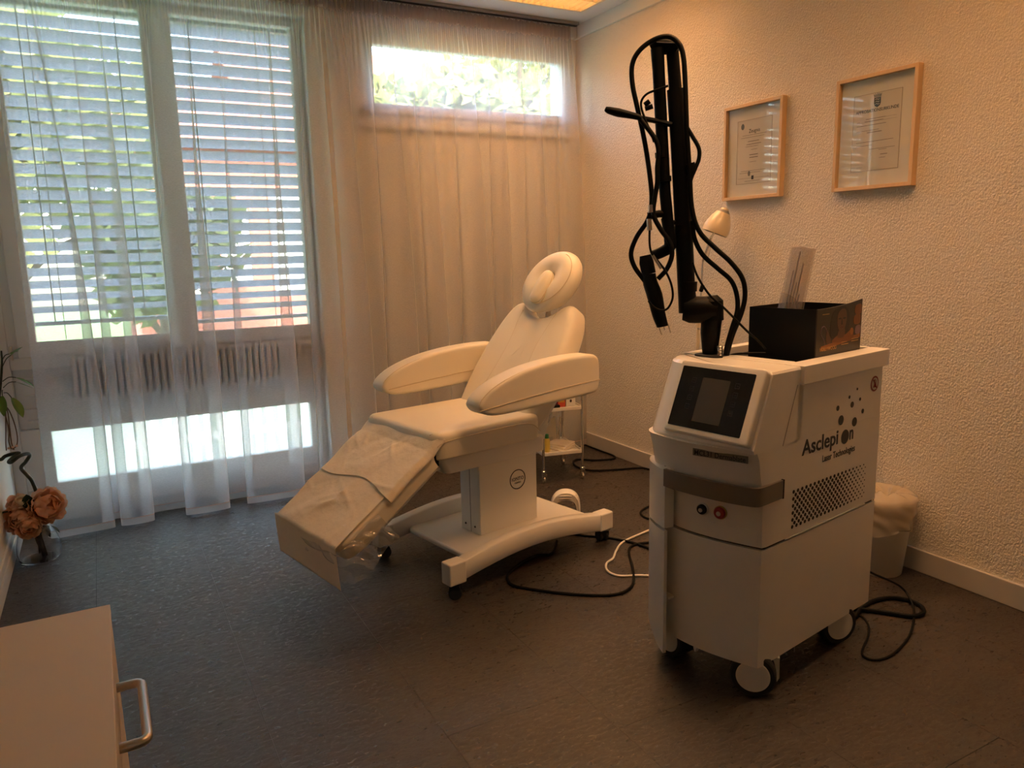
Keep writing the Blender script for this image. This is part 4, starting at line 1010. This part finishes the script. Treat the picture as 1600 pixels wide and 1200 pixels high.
# armrests: leaf-shaped side profile
PROF = smooth_poly([(.060, .862), (.085, .893), (.16, .935), (.30, .976), (.46, .999), (.62, 1.008), (.75, 1.006), (.788, .998), (.810, .972), (.815, .91), (.812, .858), (.795, .829), (.755, .818), (.62, .813), (.40, .806), (.24, .802), (.135, .806), (.085, .822), (.064, .842)], 3)
def armrest(v0, side):
    prof = [(.812-(.812-x)*(.955 if side < 0 else 1), z) for x, z in PROF]
    T_ = frame((0, v0+.055, 0), (1, 0, 0), (0, 0, 1), (0, -1, 0))
    g = G(T_); g.pad(prof, .11, .016, n_edge=4, back=1.0); a = g.make('armrest', M['cream'], chair, True)
    vv = v0-.0555 if side < 0 else v0-.0555
    G().tube([(x, vv+.010, zz) for x, zz in [(px*.985+.006, .905+(pz-.905)*.955) for px, pz in prof[::2]]], .0022, 6, 2, closed=True).make('seam', M['cream_d'], a, True)
    G().tube([(.09, vv-.0004, .838), (.30, vv-.0008, .855), (.55, vv-.0008, .872), (.81, vv-.0004, .882)], .002, 6, 3).make('seam', M['cream_d'], a, True)
    g = G(); y1 = v0+.045*(1 if side < 0 else -1); y2 = v0+.11*(1 if side < 0 else -1)
    g.box((.62, min(y1, y2), .80), (.70, max(y1, y2), .86), .004); g.make('armrest_bracket', M['pwhite_m'], a, True)
armrest(-.062, -1); armrest(.662, 1)
# leg rest
tl_ = radians(34.5); el = Vector((-cos(tl_), 0, -sin(tl_))); enl = Vector((-sin(tl_), 0, cos(tl_)))
TLg = frame(Vector((-.055, .30, .685))-enl*.085, (0, 1, 0), el, enl)      # x across, y down the leg, z up out of the pad
if TLg.to_3x3().determinant() < 0: TLg = frame(Vector((-.055, .30, .685))-enl*.085, (0, -1, 0), el, enl)
g = G(TLg); g.pad(dense(round_rect(-.285, -.005, .285, .565, .06), .05), .085, .022, dome=.003); leg = g.make('leg_rest', M['cream'], chair, True)
g = G(TLg); g.pad(dense(round_rect(-.255, .0, .255, .50, .04), .06), .022, .008, T=TLg @ Matrix.Translation((0, 0, -.024))); g.make('leg_rest_board', M['pwhite'], chair, True)

# paper sheets over the leg rest, clear film round its foot end
rw = random.Random(3); wr = [(rw.uniform(5, 26), rw.uniform(4, 28), rw.uniform(0, 6.28), rw.uniform(.0010, .0030)) for _ in range(14)]
creases = [(rw.uniform(-.25, .25), rw.uniform(.05, .6), rw.uniform(0, 3.14), rw.uniform(.05, .14), rw.uniform(.002, .0055)) for _ in range(16)]
def wrinkle(a, b): return sum(h*2.2*math.exp(-(((a-x)*cos(t)+(b-y)*sin(t))/.011)**2-(((b-y)*cos(t)-(a-x)*sin(t))/l_)**2) for x, y, t, l_, h in creases)+ sum(h*sin(p*a+q*b+f) for p, q, f, h in wr)
TLW = TC @ TLg
sgn = -1 if (TLg @ Vector((1, 0, 0))).y < .30 else 1               # +x side: viewer's side or not
def leg_pt(a, b, h): return TLW @ Vector((a*(1 if sgn == -1 else -1), b, h))       # a>0 towards the viewer
def sheet(name, a0, a1, b0, b1, lift, m, label, curl, nu=64, nv=84, drop=True, wav=0):
    def fn(u, v):
        a = a0+(a1-a0)*u; b = b0+(b1-b0)*v+wav*sin(2.2*u*pi+.6)*v
        h = .0895+lift+max(-.0003, wrinkle(a, b)*.45+.0022)
        if b < .03: h += .010*sin(min(1, (.03-b)/.06)*pi/2)
        if drop and b > .565:      # hangs past the foot end
            d = b-.565; p = leg_pt(a, .568+d*.30, h-d*.55-.01*0); p.z -= d*.45
            p += Vector((0, 0, .02*u*d)); return p
        if a > .285: h -= (a-.285)*1.3
        if a < -.285: h -= (-.285-a)*1.1
        if curl and u > .82: h += 0
        return leg_pt(a, b, h)
    g = G(); g.grid(fn, nu, nv); o = g.make(name, m, None, True, auto=radians(180))
    so = o.modifiers.new('thick', 'SOLIDIFY'); so.thickness = .0006
    return tag(o, label, 'paper sheet')
sheet('paper_sheet', -.310, .275, -.01, .735, 0, M['ptissue'], 'long cream paper sheet lying over the leg rest and hanging past its foot end', 1)
sheet('paper_sheet', -.305, .305, -.055, .275, .005, M['ptissue2'], 'shorter pale paper sheet laid on the upper half of the leg rest', 0, drop=False, wav=.022)
g = G()
rf_ = random.Random(11); fw = [(rf_.uniform(15, 60), rf_.uniform(15, 60), rf_.uniform(0, 6.28)) for _ in range(6)]
def film(u, v):
    t = 1-u; q = sum(sin(p*.02*40*t+k*.25*v+f) for p, k, f in fw)*.004
    if t < .6: a, b, na, nb = .296, .36+.21*t/.6, 1, 0
    else:
        w_ = (t-.6)/.4; a, b, na, nb = .296-.30*w_+.0, .575+.014*sin(min(1, w_*4)*pi/2), 0, 1
    k = .004+q+.034*v*v
    return leg_pt(a+na*k, b+nb*k, .078-.135*v+q*.8+.012*sin(9*t)*v)
g.grid(film, 60, 24); o = g.make('plastic_film', M['film'], None, True, auto=radians(180)); tag(o, 'crumpled clear plastic film wrapped round the foot end of the leg rest', 'plastic film')

# ================================================================== TROLLEY
tr = empty('instrument_trolley', (2.404, 4.069, 0), radians(-11.6), label='small chrome trolley on casters standing behind the treatment chair by the curtain', cat='trolley')
tw_, td_ = .268, .36
for x, y in ((0, 0), (tw_, 0), (0, td_), (tw_, td_)):
    G().cyl((x, y, .075), (x, y, .81), .009, seg=14).make('leg', M['chrome'], tr, True)
    c = empty('caster', (x, y, 0)); c.parent = tr
    G().lathe([(.014, -.008), (.022, -.006), (.022, .006), (.014, .008)], (0, .004, .022), 18, axis=(1, 0, 0)).make('wheel', M['chrome'], c, True)
    g = G(); g.lathe([(.011, .066), (.016, .070), (.016, .080), (.011, .084)], (0, 0, 0), 14); g.box((-.015, -.008, .02), (-.012, .008, .068)); g.box((.012, -.008, .02), (.015, .008, .068)); g.box((-.015, -.008, .062), (.015, .008, .068)); g.make('caster_fork', M['chrome'], c, True)
for z in (.185, .475, .79):
    g = G(); g.box((.004, .004, z), (tw_-.004, td_-.004, z+.006)); e = .016
    for a, b in (((0, -.006, z-.006), (tw_, .002, z+e)), ((0, td_-.002, z-.006), (tw_, td_+.006, z+e)), ((-.006, 0, z-.006), (.002, td_, z+e)), ((tw_-.002, 0, z-.006), (tw_+.006, td_, z+e))): g.box(a, b, .002)
    g.make('shelf', M['pwhite'] if z < .7 else M['steel'], tr, True)
TT = Matrix.Translation((2.404, 4.069, 0)) @ Matrix.Rotation(radians(-11.6), 4, 'Z')
def on_tr(name, x, y, z, label, cat, rz=0): return empty(name, TT @ Vector((x, y, z)), radians(-11.6)+rz, label=label, cat=cat)
b = on_tr('spray_bottle', .045, .06, .1915, 'small yellow bottle with a green cap on the lower trolley shelf', 'bottle')
G().lathe([(.020, 0), (.021, .005), (.021, .072), (.017, .084), (.010, .090)], (0, 0, 0), 18).make('bottle_body', M['ybottle'], b, True)
G().lathe([(.013, .090), (.013, .112), (.009, .118)], (0, 0, 0), 16).make('cap', M['gcap'], b, True)
b = on_tr('towel_stack', .155, .13, .1915, 'pile of folded cream paper towels on the lower trolley shelf', 'towels', .5)
for i in range(3):
    g = G(); g.pad(dense(round_rect(-.075+.006*i, -.085, .075, .085-.008*i, .012), .03), .011, .004, dome=.003, T=Matrix.Translation((.004*i, .003*i, .0115*i)) @ Matrix.Rotation(.12*i, 4, 'Z')); g.make('towel', M['ptissue2'], b, True)
b = on_tr('white_carton_pouch', .125, .255, .1915, 'tall white paper pouch standing on the lower trolley shelf', 'pouch', .3)
G().loft([[(-.055, -.02, 0), (.055, -.02, 0), (.055, .02, 0), (-.055, .02, 0)], [(-.05, -.014, .08), (.055, -.014, .08), (.055, .014, .08), (-.05, .014, .08)], [(.03, -.004, .17), (.055, -.004, .18), (.055, .004, .18), (.03, .004, .17)]]).make('pouch_body', M['ptissue2'], b, True)
G().box((-.03, -.0215, .02), (.02, -.0195, .05)).make('pouch_label', M['paper'], b)
b = on_tr('pump_dispenser', .075, .30, .1915, 'clear pump bottle with a chrome head at the back of the lower shelf', 'bottle')
G().lathe([(.022, 0), (.023, .01), (.023, .12), (.014, .14)], (0, 0, 0), 16).make('bottle_body', M['film'], b, True)
g = G(); g.cyl((0, 0, .14), (0, 0, .19), .006, seg=10); g.tube([(0, 0, .19), (-.02, 0, .195), (-.035, 0, .185)], .006, 8); g.make('pump_head', M['chrome'], b, True)
b = on_tr('metal_clamp', .20, .28, .1915, 'chrome instrument clamp leaning at the back of the lower trolley shelf', 'instrument')
for s in (-1, 1): G().tube([(.0, s*.02, .0), (.012, s*.012, .08), (.02, -s*.012, .17)], .005, 8).make('clamp_arm', M['chrome'], b, True)
b = on_tr('pink_carton', .085, .08, .482, 'small pink carton on the middle trolley shelf', 'box')
G().box((-.03, -.03, 0), (.03, .03, .075), .001).make('carton', M['pink'], b); G().box((-.031, -.0315, .02), (.031, -.0295, .04)).make('carton_stripe', mat('carton_dark_pink', (.25, .02, .08), .5), b)
b = on_tr('red_carton', .148, .085, .482, 'red and orange carton beside the pink carton on the trolley', 'box')
G().box((-.026, -.03, 0), (.026, .03, .09), .001).make('carton', M['redbox'], b); G().box((-.02, -.0315, .03), (.02, -.0295, .07)).make('carton_label', M['yellow'], b)
b = on_tr('white_carton', .212, .085, .482, 'white carton at the right end of the middle trolley shelf', 'box')
G().box((-.032, -.03, 0), (.032, .03, .10), .001).make('carton', M['white'], b); G().prism(ellipse(.008, .010, 12, .0, .035), -.0005, .0008, T=frame((0, -.03, 0), (1, 0, 0), (0, 0, 1), (0, -1, 0))).make('carton_mark', M['bark'], b)
b = on_tr('black_case', .075, .022, .482, 'flat black case in front of the pink carton on the trolley', 'case')
G().box((-.04, -.017, 0), (.045, .017, .024), .003).make('case_body', M['black'], b, True); G().box((-.04, -.0176, .012), (.045, .0176, .0135)).make('case_seam', M['slot'], b)

# ================================================================== FOOT SWITCH
fs = empty('foot_switch', (2.245, 3.56, 0), radians(-32), label='white arched foot switch lying on the floor behind the chair base', cat='foot switch')
arch = [(x, z) for x, z in [(-.085, 0), (-.083, .05), (-.06, .095), (-.02, .118), (.03, .116), (.066, .092), (.084, .05), (.086, 0)]]
inn = [(-.060, 0), (-.058, .035), (-.040, .060), (-.01, .070), (.03, .068), (.052, .055), (.062, .030), (.063, 0)]
arch = smooth_poly(arch, 4, False); inn = smooth_poly(inn, 4, False)
g = G(frame((0, .035, 0), (1, 0, 0), (0, 0, 1), (0, -1, 0))); n = len(arch)
rings = []
for i in range(n): rings.append([(*arch[i], .0), (*arch[i], .062), (arch[i][0]*.92, arch[i][1]*.95, .07), (*inn[i], .07), (*inn[i], .0)])
g.loft(rings); g.make('switch_housing', M['pwhite'], fs, True)
g = G(); g.box((-.058, -.02, .0), (.06, .03, .018), .003); g.make('switch_pedal', M['basegrey'], fs, True)
for z in (.083, .098): G().tube([(-.035, -.036, z-.002), (0, -.037, z), (.035, -.036, z-.002)], .003, 6).make('housing_rib', M['pwhite_m'], fs, True)

# ================================================================== CABLES ON THE FLOOR
def cable(name, pts, r, m, label, loop=6):
    P = [gp(p[0], p[1], (p[2] if len(p) > 2 else 0)+r) for p in pts]
    for p in P: p.z = max(p.z, r); p.x = min(p.x, XR-.03)
    o = G().tube(P, r, 8, loop).make(name, m, None, True); return tag(o, label, 'cable')
cable('power_cable', [(1030, 731), (1000, 731), (960, 734), (925, 735), (905, 731), (896, 724), (902, 718), (930, 719), (958, 717), (965, 711), (950, 703), (925, 696), (900, 690), (885, 687)], .0065, M['hose'], 'black cable looping on the floor between the trolley and the right skirting')
cable('power_cable', [(870, 845), (868, 855), (860, 866), (838, 868), (815, 879), (796, 895), (793, 905), (803, 915), (840, 922), (880, 927), (930, 930), (965, 928), (985, 918), (990, 903), (988, 885), (983, 866), (985, 855), (1000, 849), (1025, 847)], .0065, M['hose'], 'black cable making a wide loop on the floor in front of the chair base')
cable('power_cable', [(890, 833), (915, 837), (950, 840), (985, 847), (1012, 856), (1040, 872)], .0065, M['hose'], 'black cable running straight from under the chair base to the laser trolley')
cable('power_cable', [(1060, 783), (1035, 786), (1012, 792), (1001, 800), (1007, 808), (1030, 815), (1060, 818)], .006, M['hose'], 'short black cable bend showing left of the laser trolley')
cable('white_cable', [(1040, 817), (1013, 829), (975, 846), (963, 860), (958, 872), (948, 880), (948, 890), (957, 897), (972, 900), (1000, 899), (1030, 901)], .0055, M['pwhite'], 'white cable curling on the floor left of the laser trolley')
cable('foot_switch_cable', [(868, 790), (850, 786), (820, 785), (790, 790)], .003, M['pwhite'], 'thin white cable running from the foot switch to the chair')
cable('mains_cable', [(1325, 950), (1360, 954), (1395, 959), (1425, 963), (1442, 958), (1440, 948), (1420, 938), (1390, 934), (1362, 940), (1345, 952), (1335, 965)], .009, M['hose'], 'thick black mains cable coiled on the floor behind the laser trolley')
# thin lead drops from the back of the trolley and curls on the floor
P = [TM @ Vector((.742, .10, .33)), TM @ Vector((.80, .06, .22)), gp(1405, 915, .07), gp(1425, 942, .02), gp(1428, 965, .005), gp(1420, 995, .005), gp(1395, 1022, .005), gp(1370, 1031, .005), gp(1350, 1026, .005), gp(1348, 1015, .005), gp(1356, 995, .005), gp(1357, 978, .005), gp(1350, 966, .005), gp(1338, 958, .005)]
o = G().tube(P, .0045, 8, 6).make('thin_lead', M['hose'], None, True); tag(o, 'thin black lead curling on the floor right of the rear caster', 'cable')

# ================================================================== WASTE BIN
bn = empty('waste_bin', (3.035, 2.105, 0), label='white waste bin with a crumpled plastic liner by the right wall', cat='bin')
G().lathe([(.001, .004), (.088, .0), (.092, .004), (.126, .345), (.130, .352), (.126, .352), (.086, .012), (.001, .012)], (0, 0, 0), 36).make('bin_body', M['binw'], bn, True)
rb = random.Random(8); bw_ = [(rb.randint(3, 14), rb.uniform(5, 30), rb.uniform(0, 6.28)) for _ in range(9)]
def liner(u, v):
    a = 2*pi*u; q = sum(sin(k*a+f*v+p) for k, f, p in bw_)
    if v < .62:                          # outside skirt, from its ragged hem up to the rim
        t = v/.62; z = .215+.150*t; r = .1145+(z-.215)*.098+.010+.0022*q*(1-t*.6)+.006*(1-t)*sin(2*a+1)
        if t < .08: z += .014*sin(3*a+.7)
    else:
        t = (v-.62)/.38; z = .365+.030*sin(min(1, t*1.15)*pi)*1.0-.012*t+.004*q*t*(1-t)*3; r = .137*(1-t)+.004
    return (r*cos(a), r*sin(a), z)
G().grid(liner, 72, 34).make('bin_liner', M['liner'], bn, True, auto=radians(180))

# ================================================================== DESK LAMP (stands on the floor behind the laser trolley)
LXp = 3.04
lb = xp(1090, 545, LXp)
dl = empty('standing_lamp', (LXp, lb.y, 0), label='cream reading lamp with a bell shade on a thin chrome stand behind the laser trolley', cat='lamp')
def lp(x, y): p = xp(x, y, LXp); return p-Vector((LXp, lb.y, 0))
G().lathe([(.11, 0), (.11, .012), (.10, .022), (.02, .03)], (0, 0, 0), 30).make('lamp_base', M['lampw'], dl, True)
b0 = lp(1090, 552); b1 = lp(1091, 515); G().tube([(0, 0, .02), (b0.x, b0.y, b0.z), b1], .011, 12).make('lower_post', M['lampw'], dl, True)
G().tube([lp(1091, 512), lp(1091.5, 500)], .014, 12).make('post_clamp', M['lampw'], dl, True)
G().tube([b1, lp(1093, 480), lp(1096, 452), lp(1098, 408)], .005, 10).make('upper_rod', M['chrome'], dl, True)
G().tube([lp(1095, 455), lp(1098, 446)], .012, 10).make('rod_joint', M['black'], dl, True)
G().tube([lp(1098, 408), lp(1111, 372)], .007, 10).make('neck_rod', M['chrome'], dl, True)
G().tube([lp(1104, 410), lp(1110, 390), lp(1109, 380)], .0025, 8).make('spring_rod', M['steel'], dl, True)
c0, c1 = lp(1116.5, 364.5), lp(1127, 326); axl = (c1-c0).normalized(); H_ = (c1-c0).length; axl = (axl+Vector((.30, .1, 0))).normalized()
R0 = .071
pr = [(R0, 0), (R0*1.04, H_*.16), (R0*.98, H_*.36), (R0*.82, H_*.60), (R0*.55, H_*.85), (R0*.36, H_*.95), (R0*.28, H_*1.03), (R0*.10, H_*1.06)]
shd = G().lathe(pr, c0, 36, axis=axl, cap0=False).make('lamp_shade', M['lampw'], dl, True)
G().lathe([(r*.96, z+.002) for r, z in pr[:6]], c0, 36, axis=axl, cap0=False).make('shade_lining', M['lampin'], shd, True)
G().lathe([(.012, H_*.75), (.022, H_*.55), (.026, H_*.35), (.018, H_*.2), (.005, H_*.14)], c0, 18, axis=axl).make('bulb', M['white'], shd, True)
G().tube([c0+axl*H_*.15, lp(1111, 372)], .006, 8).make('shade_stem', M['chrome'], dl, True)

# ================================================================== VASE, ROSES, CURLY STEM
VC = Vector((-.405, 4.365, 0))
vs = empty('glass_vase', VC, label='clear rounded glass vase on the floor by the left wall', cat='vase')
prv = [(.070, .004), (.088, .004), (.097, .02), (.100, .05), (.096, .09), (.085, .13), (.068, .165), (.056, .19), (.054, .205), (.062, .222)]
inner_ = [(r-.004, z+.004) for r, z in prv[::-1]]
G().lathe([(.001, .0)]+[(.070, .0)]+prv+inner_[:-1]+[(.001, .010)], (0, 0, 0), 40, cap0=False, cap1=False).make('vase_body', M['vase'], vs, True)
G().lathe([(.0605, .2205), (.0635, .2225), (.0605, .2245), (.0575, .2225), (.0605, .2205)], (0, 0, 0), 36, cap0=False, cap1=False).make('vase_rim', M['vase'], vs, True)
def rose(px, py, Y, size, label, seed, tilt, m='petal'):
    c = yp(px, py, Y); rn = random.Random(seed)
    r = empty('rose', c, label=label, cat='flower', group='peach roses in the glass vase')
    Tt_ = Vector(tilt).normalized().to_track_quat('Z', 'Y').to_matrix().to_4x4()
    layers = [(3, .42, 14, 1.15), (4, .55, 24, .95), (5, .68, 40, .80), (6, .84, 56, .68), (7, .98, 74, .60), (7, 1.10, 96, .55)]
    for li, (n, rad, tend, wd) in enumerate(layers):
        me = None
        for i in range(n):
            a = 2*pi*i/n+li*.9+rn.uniform(-.15, .15)
            if me is None or (li > 2 and i % 3 == 0):
                k1, k2 = rn.uniform(0, 6), rn.uniform(.8, 1.25)
                def pf_(u, v):
                    s = (u-.5)*2; t0 = radians(165); t1 = radians(tend*k2+10*s*s); t = t0+(t1-t0)*v
                    R_ = size*rad*(1+.10*max(0, v-.7)/.3*(li > 1)+.05*sin(6*s+k1)*v)
                    ph1 = s*wd*(.35+.65*sin(pi*min(1, .15+.7*v)))
                    return (R_*sin(t)*cos(ph1), R_*sin(t)*sin(ph1), R_*cos(t)*.92-.04*size*sin(7*s+k1)*v)
                o = G().grid(pf_, 6, 6).make('petal', M[m], r, True, auto=radians(180)); me = o.data
            else:
                o = bpy.data.objects.new('petal', me); COL.objects.link(o); o.parent = r
            o.matrix_local = Tt_ @ Matrix.Rotation(a, 4, 'Z') @ Matrix.Rotation(rn.uniform(-.12, .12), 4, 'Y')
    G(Tt_).lathe([(.001, -size*1.12), (size*.25, -size*1.05), (size*.45, -size*.92), (size*.2, -size*.80)], (0, 0, 0), 12).make('calyx', M['leafd'], r, True)
    st = Tt_ @ Vector((0, 0, -size*1.1)); foot = VC+Vector((rn.uniform(-.05, .06), rn.uniform(-.03, .03), .02))-c
    neck = VC+Vector((rn.uniform(-.02, .02), rn.uniform(-.02, .02), .20))-c
    G().tube([st, st*.4+neck*.6+Vector((0, 0, .01)), neck, neck*.5+foot*.5, foot], .0045, 8, 4).make('stem', M['bark'], r, True)
    return r
rose(76, 789, 4.30, .078, 'fullest peach rose, on the right of the vase', 1, (.45, -.8, .35))
rose(31, 812, 4.30, .072, 'lower left peach rose leaning towards the wall over the vase rim', 2, (-.35, -.8, .15))
rose(24, 785, 4.36, .046, 'small reddish half-open rose at the upper left of the vase', 3, (-.5, -.4, .6))
rose(45, 824, 4.27, .056, 'lowest peach rose hanging over the front of the vase rim', 4, (.1, -.8, -.25))
rose(35, 781, 4.33, .030, 'small pale yellow rosebud between the bigger roses', 5, (0, -.5, .8), 'petalb')
# leaf blades
def leafblade(g, base, d, L, w, droop=.3, T=None):
    d = Vector(d).normalized(); sd = d.cross(Vector((0, 0, 1))); sd = sd.normalized() if sd.length > .1 else Vector((1, 0, 0)); upv = sd.cross(d)
    def f(u, v):
        s = (u-.5)*2; ww = w*sin(pi*min(.999, .06+v*.94))**.8
        return Vector(base)+d*L*v+sd*s*ww+upv*(abs(s)*ww*.35)-Vector((0, 0, droop*L*v*v))
    return g.grid(f, 4, 8)
fl_ = empty('rose_leaf_spray', yp(48, 800, 4.33), label='dark green leaf spray among the roses of the vase', cat='leaf')
fo = fl_.location.copy()
for (x, y, dx, dz, L, w) in ((46, 800, .0, 1, .11, .026), (50, 806, .3, .9, .09, .020), (18, 800, -1, .1, .06, .016), (80, 822, .6, -.6, .05, .012), (8, 800, -1, -.3, .07, .010)):
    leafblade(G(), yp(x, y, 4.31)-fo, (dx, -.2, dz), L, w, .1).make('leaf', M['leafd'], fl_, True)
nk = VC+Vector((0, 0, .20))-fo
G().tube([(0, 0, 0), nk, nk-Vector((.0, 0, .17))], .004, 6, 3).make('stem', M['bark'], fl_, True)
# curly stem: rises from the vase, coils and goes on up along the wall
Yc = 4.42
cs = empty('curly_bamboo', VC+Vector((0, .03, .012)), label='lucky bamboo with a coiled dark green stem and long leaves rising from the vase', cat='plant')
co = cs.location.copy()
def cp(x, y, dy=0): return yp(x, y, Yc+dy)-co
stem_pts = [Vector((.02, .0, .0)), cp(57, 840, -.04), cp(60, 810, -.04), cp(61, 790), cp(57, 770), cp(50, 752), cp(42, 742, .01), cp(33, 731, .02), cp(40, 722, .04), cp(46, 712, .03), cp(42, 709, .0), cp(30, 713, -.04), cp(18, 722, -.05), cp(14, 721, -.03), cp(24, 712, .01), cp(30, 708, .02), cp(20, 709, .03), cp(8, 713, .02), cp(1, 718, 0), cp(-9, 712, 0), cp(-11, 690, 0), cp(-6, 655, 0), cp(0, 610, 0), cp(3, 570, 0), cp(2, 548, 0)]
G().tube(stem_pts, [.009]*19+[.008, .008, .007, .006, .005, .004], 10, 6).make('coiled_stem', M['stemd'], cs, True)
for (x, y, tx, ty, w, dy) in ((3, 575, 36, 541, .016, -.05), (2, 566, 30, 548, .012, .03), (4, 596, 54, 604, .020, -.02), (5, 606, 52, 606, .008, .04), (6, 614, 36, 652, .026, -.06), (4, 610, 6, 650, .018, -.05), (3, 600, -8, 642, .02, .02)):
    a = cp(x, y, 0); b = cp(tx, ty, dy); m_ = a.lerp(b, .45)+Vector((0, 0, .03 if ty > y-5 else .015))
    lf = leafblade(G(), m_*.999, (b-m_), (b-m_).length, w, .02).make('leaf', M['leaf'], cs, True)
    G().tube([a, a.lerp(m_, .5)+Vector((0, 0, .012)), m_], .0022, 6, 3).make('leaf_stalk', M['leafd'], cs, True)
for pts in ([(8, 640), (9, 665), (9, 690), (10, 704)], [(11, 640), (15, 668), (18, 692), (22, 703)], [(12, 638), (22, 660), (27, 682), (26, 696), (19, 702)], [(7, 645), (14, 672), (14, 690), (18, 702)]):
    G().tube([cp(0, 632)]+[cp(x, y, -.02) for x, y in pts], .0028, 6, 4).make('dry_root', M['root'], cs, True)
for (x, y) in ((14, 702), (20, 700), (26, 698)): G(Matrix.Translation(cp(x, y, -.02))).pad(ellipse(.006, .005, 8), .010, .003).make('root_bud', M['petal'], cs, True)
# dark door-stop on the floor behind the vase
ds = empty('door_stop', gp(88, 838), label='small dark round stop on the floor at the curtain hem behind the vase', cat='door stop')
G().lathe([(.030, 0), (.032, .006), (.028, .022), (.012, .026)], (0, 0, 0), 20).make('stop_body', M['black'], ds, True); G().lathe([(.033, 0), (.034, .003), (.032, .005)], (0, 0, 0), 20).make('stop_ring', M['basegrey'], ds, True)

# ================================================================== CABINET (bottom left)
CZ = .72
p0 = gp(172, 944, CZ); cxr = p0.x; cyb = p0.y
cb = empty('drawer_cabinet', (cxr, cyb, 0), label='cream drawer cabinet with a steel bow handle at the bottom left', cat='cabinet')
d_ = cxr-XL-.004; L_ = 1.6
G().box((-d_, -L_, CZ-.022), (0, 0, CZ), .0012, 1).make('cabinet_top', M['cab'], cb, True)
G().box((-d_, -L_, .08), (-.022, -.002, CZ-.022), .001, 1).make('carcass', M['cab'], cb, True)
G().box((-d_, -L_+.02, 0), (-.06, -.02, .08)).make('plinth', M['base'], cb)
p_y = 1.648-cyb
for k, z0 in enumerate((.555, .085)):
    z1 = (CZ-.025, .551)[k]
    for j in range(2):
        y1 = -.004-.80*j; y0 = y1-.79
        dr = G().box((-.021, y0, z0), (-.001, y1, z1), .001, 1).make(('drawer', 'door')[k], M['cab'], cb, True)
        if k == 0:
            ym = (-.155 if j == 0 else -.95); hl = .112; zh = z1-.065; x2 = .046
            ya, yb2 = (p_y, p_y-.222)
            if j: ya, yb2 = ya-.80, yb2-.80
            g = G(); r_ = .016
            pts = [(-.002, ya, zh), (x2-r_, ya, zh)]+[(x2-r_+r_*sin(t), ya-r_+r_*cos(t), zh) for t in (pi/8, pi/4, 3*pi/8)]+[(x2, ya-r_, zh), (x2, yb2+r_, zh)]+[(x2-r_+r_*cos(t), yb2+r_-r_*sin(t), zh) for t in (pi/8, pi/4, 3*pi/8)]+[(x2-r_, yb2, zh), (-.002, yb2, zh)]
            g.tube(pts, .0095, 14); g.make('handle', M['steel'], dr, True)
